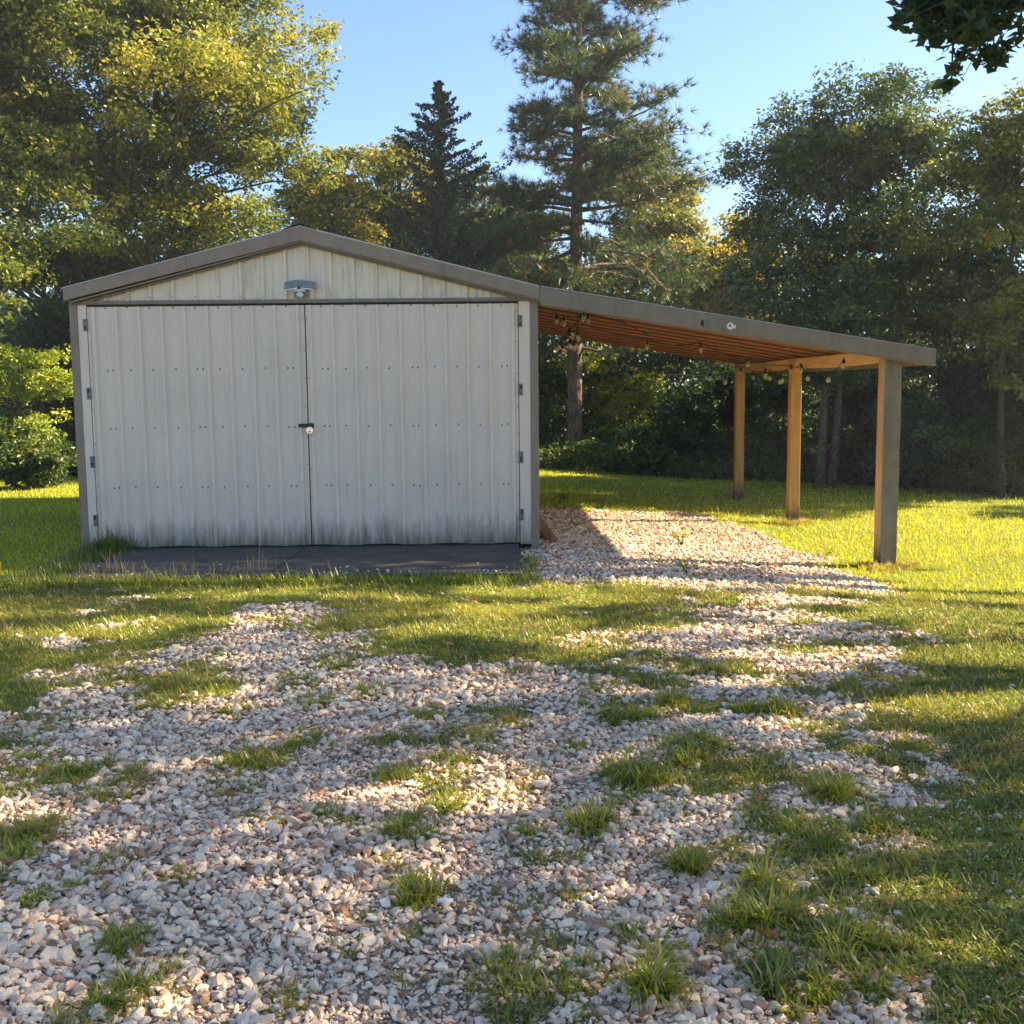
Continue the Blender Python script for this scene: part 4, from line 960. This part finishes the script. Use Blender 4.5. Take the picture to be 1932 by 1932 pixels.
# posts, beam
PW = .073
posts = [(4.06, YF+.10, POSTG, .088), (4.035, 14.95, POST, PW), (4.045, 18.45, POST, PW)]
for (x, y, mt, w) in posts:
    z0 = float(G(x, y))-.05; z1 = rz(x)-.037; mb = MB(); mb.box((x-w, y-w, z0), (x+w, y+w, z1)); po = mb.build('post', mt, cp, bevel=.006)
    if mt is POSTG:
        mb = MB(); mb.box((x-w+.012, y-w-.012, z0), (x+w+.004, y-w-.0005, rz(x)-.15)); o = mb.build('shaded_face_board', POST_SHADE, None, bevel=.002); o.parent = po; o.matrix_parent_inverse = Matrix.Identity(4)  # added thin board, its colour paints the shade on the post's front
bz1 = rz(4.06)-.039
n = 14
for (y0, y1) in ((posts[0][1]+.089, 14.95-.074), (14.95+.074, 18.45-.074)):
    mb = MB()
    for i in range(n):
        u0, u1 = i/n, (i+1)/n
        s0, s1 = .02*math.sin(math.pi*u0), .02*math.sin(math.pi*u1)
        ya, yb_ = y0+(y1-y0)*u0, y0+(y1-y0)*u1
        mb.hexa([(4.0, ya, bz1-.13-s0), (4.04, ya, bz1-.13-s0), (4.04, yb_, bz1-.13-s1), (4.0, yb_, bz1-.13-s1), (4.0, ya, bz1-s0*.4), (4.04, ya, bz1-s0*.4), (4.04, yb_, bz1-s1*.4), (4.0, yb_, bz1-s1*.4)])
    mb.build('beam', BEAM, cp)
mb = MB(); mb.box((4.151, YF+.03, bz1-.12), (4.19, YB, bz1+.01)); mb.build('outer_beam', POSTG, cp, bevel=.003)

# fascia fittings
q = atY(1642, 735, yf); fx = thing('junction_box', 'small round white cap on the lean-to fascia', 'junction box', tuple(q))
q = atY(1642*1932/2304, 734*1932/2304, yf)
fx.location = q; fx['_loc'] = list(map(float, q))
mb = MB(); mb.cyl((q[0], yf-.03, q[2]), (q[0], yf-.006, q[2]), .035, 18); mb.box((q[0]+.02, yf-.022, q[2]-.024), (q[0]+.055, yf-.006, q[2]+.012)); mb.build('cap', LAMPW, fx, bevel=.003)
mb = MB(); mb.ball((q[0]-.004, yf-.032, q[2]+.004), .012); mb.build('knockout', SCREW, fx)
q = atY(1580*1932/2304, 727*1932/2304, yf); hk = thing('hook', 'small black hook on the lean-to fascia left of the white cap', 'hook', tuple(q))
mb = MB(); mb.box((q[0]-.012, yf-.012, q[2]-.03), (q[0]+.012, yf-.0045, q[2]+.03)); mb.build('plate', RUBBER, hk)
mb = MB(); mb.tube([(q[0], yf-.012, q[2]+.01), (q[0], yf-.035, q[2]), (q[0], yf-.035, q[2]-.02), (q[0], yf-.02, q[2]-.026)], [.005]*4, 6); mb.build('prong', RUBBER, hk)

# ------------------------------------------------------------------ string lights
def glass_mat():
    t = NT('bulb_glass'); p = t.n('ShaderNodeBsdfPrincipled'); p.inputs['Base Color'].default_value = (.92, .85, .68, 1); p.inputs['Roughness'].default_value = .08
    p.inputs['Transmission Weight'].default_value = .75; p.inputs['IOR'].default_value = 1.25; t.l(p.outputs[0], t.out.inputs[0]); return t.m
BULB = glass_mat()
def spx(sx, sy): return sx*1932/2304, sy*1932/2304
def bulb(parent, p, sc=.8, tilt=(0, 0)):
    p = np.array(p); d = np.array([tilt[0], tilt[1], -1.0]); d /= np.linalg.norm(d)
    mb = MB(); mb.tube([p, p+d*.02*sc], [.006, .006], 6); mb.tube([p+d*.02*sc, p+d*.03*sc, p+d*.07*sc, p+d*.075*sc], [.014*sc, .020*sc, .020*sc, .016*sc], 10); s = mb.build('socket', RUBBER, parent)
    mb = MB(); mb.tube([p+d*(.076+k)*sc for k in (0, .012, .03, .05, .066, .074)], [r*sc for r in (.014, .022, .031, .031, .019, .004)], 12)
    o = mb.build('bulb', BULB, None, smooth=True); o.parent = s; o.matrix_parent_inverse = Matrix.Identity(4)
s1 = thing('string_lights', 'black cafe string lights hanging along the lean-to rafters and beam', 'string lights', tuple(atY(1250, 600, 13)))
# route: (source px x, y, depth) of sockets
route = [(1268,722,12.2),(1456,775,12.8),(1577,783,12.8),(1683,815,13.2),(1722,842,14.3),(1756,856,14.0),(1667,838,16.5),(1695,848,16.8),(1732,850,15.9),(1760,854,15.4),(1781,833,14.6),(1803,830,14.0),(1818,848,13.6),(1864,850,12.9),(1899,818,12.2)]
pts = []
for (sx_, sy_, Y) in route:
    p = atY(*spx(sx_, sy_-12), Y); bulb(s1, p); pts.append((p, (sx_, Y)))
mb = MB(); A = [p for p, k in pts[:4]]+[pts[10][0], pts[11][0], pts[12][0], pts[13][0], pts[14][0]]
cable = []
for i in range(len(A)-1):
    for u in np.linspace(0, 1, 7)[:-1]:
        q = A[i]*(1-u)+A[i+1]*u; q = q+np.array([0, 0, .05*(2*u-1)**2*1.0+.0]); cable.append(q)
cable.append(A[-1]+[0, 0, .05]); mb.tube([c_-np.array([0, 0, .05])+np.array([0, 0, .0]) if False else c_-np.array([0, 0, .048]) for c_ in cable], [.005]*len(cable), 5)
B_ = [atY(*spx(1653, 825), 17.5)]+[pts[i][0] for i in (6, 7, 8, 9, 5, 10)]
mb.tube([b+np.array([0, 0, .003]) for b in B_], [.005]*len(B_), 5)
mb.tube([A[3], pts[4][0], pts[5][0]], [.005]*3, 5)
mb.build('cable', RUBBER, s1, smooth=True)
s2 = thing('string_lights', 'tangled bundle of string lights hanging under the lean-to roof by the shed corner', 'string lights', tuple(atY(1060, 640, 12.3)))
tang = [(1252,722,0,.3),(1306,722,.2,-.6),(1316,714,-.3,-1.2),(1322,722,.1,-.5),(1278,760,.6,0),(1300,758,0,0),(1264,782,-.5,0),(1285,778,-.2,0),(1290,782,.1,0),(1295,776,0,0),(1262,788,.5,0),(1281,752,.4,.1)]
cab = []
for (sx_, sy_, a, b) in tang:
    p = atY(*spx(sx_, sy_-16), 12.3+random.uniform(-.15, .15)); bulb(s2, p, .8, (a*.8, b*.3)); cab.append(p)
mb = MB(); order = [0, 11, 4, 6, 10, 7, 8, 9, 5, 4, 1, 2, 3]; rr = [atY(*spx(1252, 700), 12.3)]
for a, b in zip(order[:-1], order[1:]):
    p, q = cab[a], cab[b]; rr += [p, (p+q)/2+np.array([0, 0, -.05*random.random()])]
rr += [cab[3], atY(*spx(1400, 725), 12.3), atY(*spx(1456, 752), 12.6)]
mb.tube(rr, [.007]*len(rr), 5); mb.tube([atY(*spx(1298, 700), 12.3), cab[5], cab[9]], [.006]*3, 5); mb.build('cable', RUBBER, s2, smooth=True)
s3 = thing('string_lights', 'thin wire with pale bulbs strung outside behind the lean-to', 'string lights', tuple(atY(1200, 700, 20)))
w = [spx(1400, 815), spx(1425, 832), spx(1460, 840), spx(1500, 844), spx(1537, 843)]; mb = MB(); mb.tube([atY(x, y, 20) for x, y in w]+[atY(*spx(1600, 846), 20.5), atY(*spx(1650, 830), 19)], [.007]*7, 5); mb.build('cable', STALK, s3)
for (sx_, sy_) in ((1525, 846), (1598, 834), (1632, 842), (1320, 790)): bulb(s3, atY(*spx(sx_, sy_), 20), 1.3)

# ------------------------------------------------------------------ leaning boards, small things
def plank(label, a, b, w, th, mat=PLANK):
    a = np.array(a); b = np.array(b); d = (b-a); L = np.linalg.norm(d); d /= L; s = np.cross(d, [0, 1, .15]); s /= np.linalg.norm(s); n = np.cross(d, s)
    mb = MB(); mb.obox((a+b)/2, d*L/2, s*w/2, n*th/2); o = mb.build('wooden_board', mat, bevel=.003); tag(o, label, 'board'); return o
p0 = atG(1047, 1027); plank('reddish board leaning from the gravel against the shed corner', p0+[0, 0, .025], atY(1008, 972, p0[1]+.1), .09, .035)
p0 = atG(1025, 1024); plank('dark short board behind the leaning reddish board', p0+[.05, .15, .02], atY(1005, 1000, p0[1]+.25), .12, .03, PLANK)
# low seedlings
def seedling(label, px, py, h, mat, k=9, sz=.06):
    p = atG(px, py); t = thing('weed_seedling', label, 'weed', tuple(p)); mb = MB(); C = []
    for i in range(k):
        a = random.uniform(0, 6.28); e = p+np.array([math.cos(a)*h*.5, math.sin(a)*h*.5, h*random.uniform(.4, 1)]); mb.tube([p, (p+e)/2+[0,0,h*.15], e], [.004, .003, .002], 4, cap=False)
        C += [e+RNG.normal(0, .012, 3) for _ in range(4)]
    mb.build('stem', mat, t); V, Fc, T = leaf_cloud(np.array(C), sz, RNG.uniform(.3, .9, len(C)), 1.0); link('foliage', ngon_mesh('foliage', V, Fc, 4, attrs={'tint': T}), mat, t)
seedling('broad leaved green seedling at the back edge of the gravel bay', 1066, 945, .12, GRASS, 9, .09)
seedling('small yellow green seedling in the gravel in front of the lean-to', 1296, 1085, .16, LEAF_LIME, 6, .05)
seedling('leafy dark weed in the middle of the gravel bay', 1285, 1030, .16, GRASS, 14, .045)
seedling('tiny upright weed in the gravel bay left of the front post', 1560, 1050, .12, GRASS, 6, .04)
def crossrock():
    p = atG(1012*1932/2304, 1778*1932/2304); p = atG(*spx(1212, 1776)); P, Fc = stone_variants(1, 3)
    V = P[1]*np.array([.045, .04, .03])+p+[0, 0, .03]
    o = link('stone', ngon_mesh('stone', V, Fc, 3, attrs={'tint': np.full(len(V), .6)}, smooth=True), STONE); tag(o, 'round smooth grey stone sitting on the sunlit yellow grass patch', 'stone')
    p = atG(*spx(1002, 2052)); mb = MB(); c = p+[0, 0, .035]
    mb.cyl(c, c+[0, .003, .008], .026, 20); mb.box(tuple(c+[-.002, -.02, .0085]), tuple(c+[.002, .02, .0105])); mb.box(tuple(c+[-.02, -.002, .0107]), tuple(c+[.02, .002, .012]))
    o = mb.build('plastic_cap', LAMPW, bevel=.001); tag(o, 'small pale ribbed plastic cap lying on the stones beside a grass clump', 'cap')
crossrock()
def fallen():
    n = 420; x = RNG.uniform(.3, 3.3, n); y = RNG.uniform(10, 15.6, n)
    m_ = 170; x = np.concatenate([x, RNG.uniform(-3, 3.5, m_)]); y = np.concatenate([y, RNG.uniform(2.6, 9, m_)]); ok = in_view(x, y); x, y = x[ok], y[ok]
    C = np.stack([x, y, G(x, y)+.035], -1); V, Fc, T = leaf_cloud(C, .055, RNG.random(len(C)), 3.0)
    tag(link('fallen_leaves', ngon_mesh('fallen_leaves', V, Fc, 4, attrs={'tint': T}), DEADLEAF), 'reddish fallen leaves scattered on the gravel', 'leaves', kind='stuff')
    p = atG(*spx(2028, 1907)); 
fallen()

# ------------------------------------------------------------------ added haze volume, stands in for lens glare and lifts the dark woods
def haze():
    mb = MB(); mb.box((-70, -30, -2.6), (70, 75, 14.5)); t = NT('haze'); v = t.n('ShaderNodeVolumePrincipled')
    v.inputs['Color'].default_value = (.86, .92, 1.0, 1); v.inputs['Density'].default_value = HAZE; v.inputs['Anisotropy'].default_value = .3
    t.l(v.outputs[0], t.out.inputs['Volume']); o = mb.build('haze', t.m); tag(o, 'thin pale haze added before the woods in place of lens glare', 'haze', kind='stuff')
HAZE = .0010
haze()
# ------------------------------------------------------------------ world, sun, camera
world = bpy.data.worlds.new('World'); scene.world = world; world.use_nodes = True
nt = world.node_tree; bg = nt.nodes['Background']; sky = nt.nodes.new('ShaderNodeTexSky'); sky.sky_type = 'NISHITA'; sky.sun_disc = False
el = math.asin(SUN[2]); sky.sun_elevation = el; sky.sun_rotation = math.atan2(SUN[0], SUN[1]); sky.air_density = 0.85; sky.dust_density = 1.0; sky.ozone_density = 4.0
nt.links.new(sky.outputs[0], bg.inputs[0]); bg.inputs[1].default_value = 0.073
ld = bpy.data.lights.new('sun', 'SUN'); ld.energy = 5.0; ld.angle = math.radians(.55); ld.color = (1.0, .84, .56)
lo = bpy.data.objects.new('sun', ld); COL.objects.link(lo); lo.rotation_euler = Vector(SUN).to_track_quat('Z', 'Y').to_euler(); lo.location = (10, 5, 12)

cd = bpy.data.cameras.new('camera'); cam = bpy.data.objects.new('camera', cd); COL.objects.link(cam)
cd.sensor_width = 36; cd.lens = F/1932*36; cd.clip_start = .05; cd.clip_end = 1500
M = Matrix.Identity(4)
for i in range(3):
    for j_ in range(3): M[i][j_] = float(RM[i, j_])
M.translation = Vector(CAM); cam.matrix_world = M; scene.camera = cam
for o in list(COL.objects):
    if '_loc' in o: del o['_loc']
scene.render.engine = 'CYCLES'
scene.cycles.max_bounces = 6; scene.cycles.diffuse_bounces = 3; scene.cycles.glossy_bounces = 2; scene.cycles.transmission_bounces = 4
scene.view_settings.view_transform = 'Standard'; scene.view_settings.look = 'None'; scene.view_settings.exposure = 2.08; scene.view_settings.gamma = 1.0
print('faces total', sum(len(o.data.polygons) for o in COL.objects if o.type == 'MESH'))
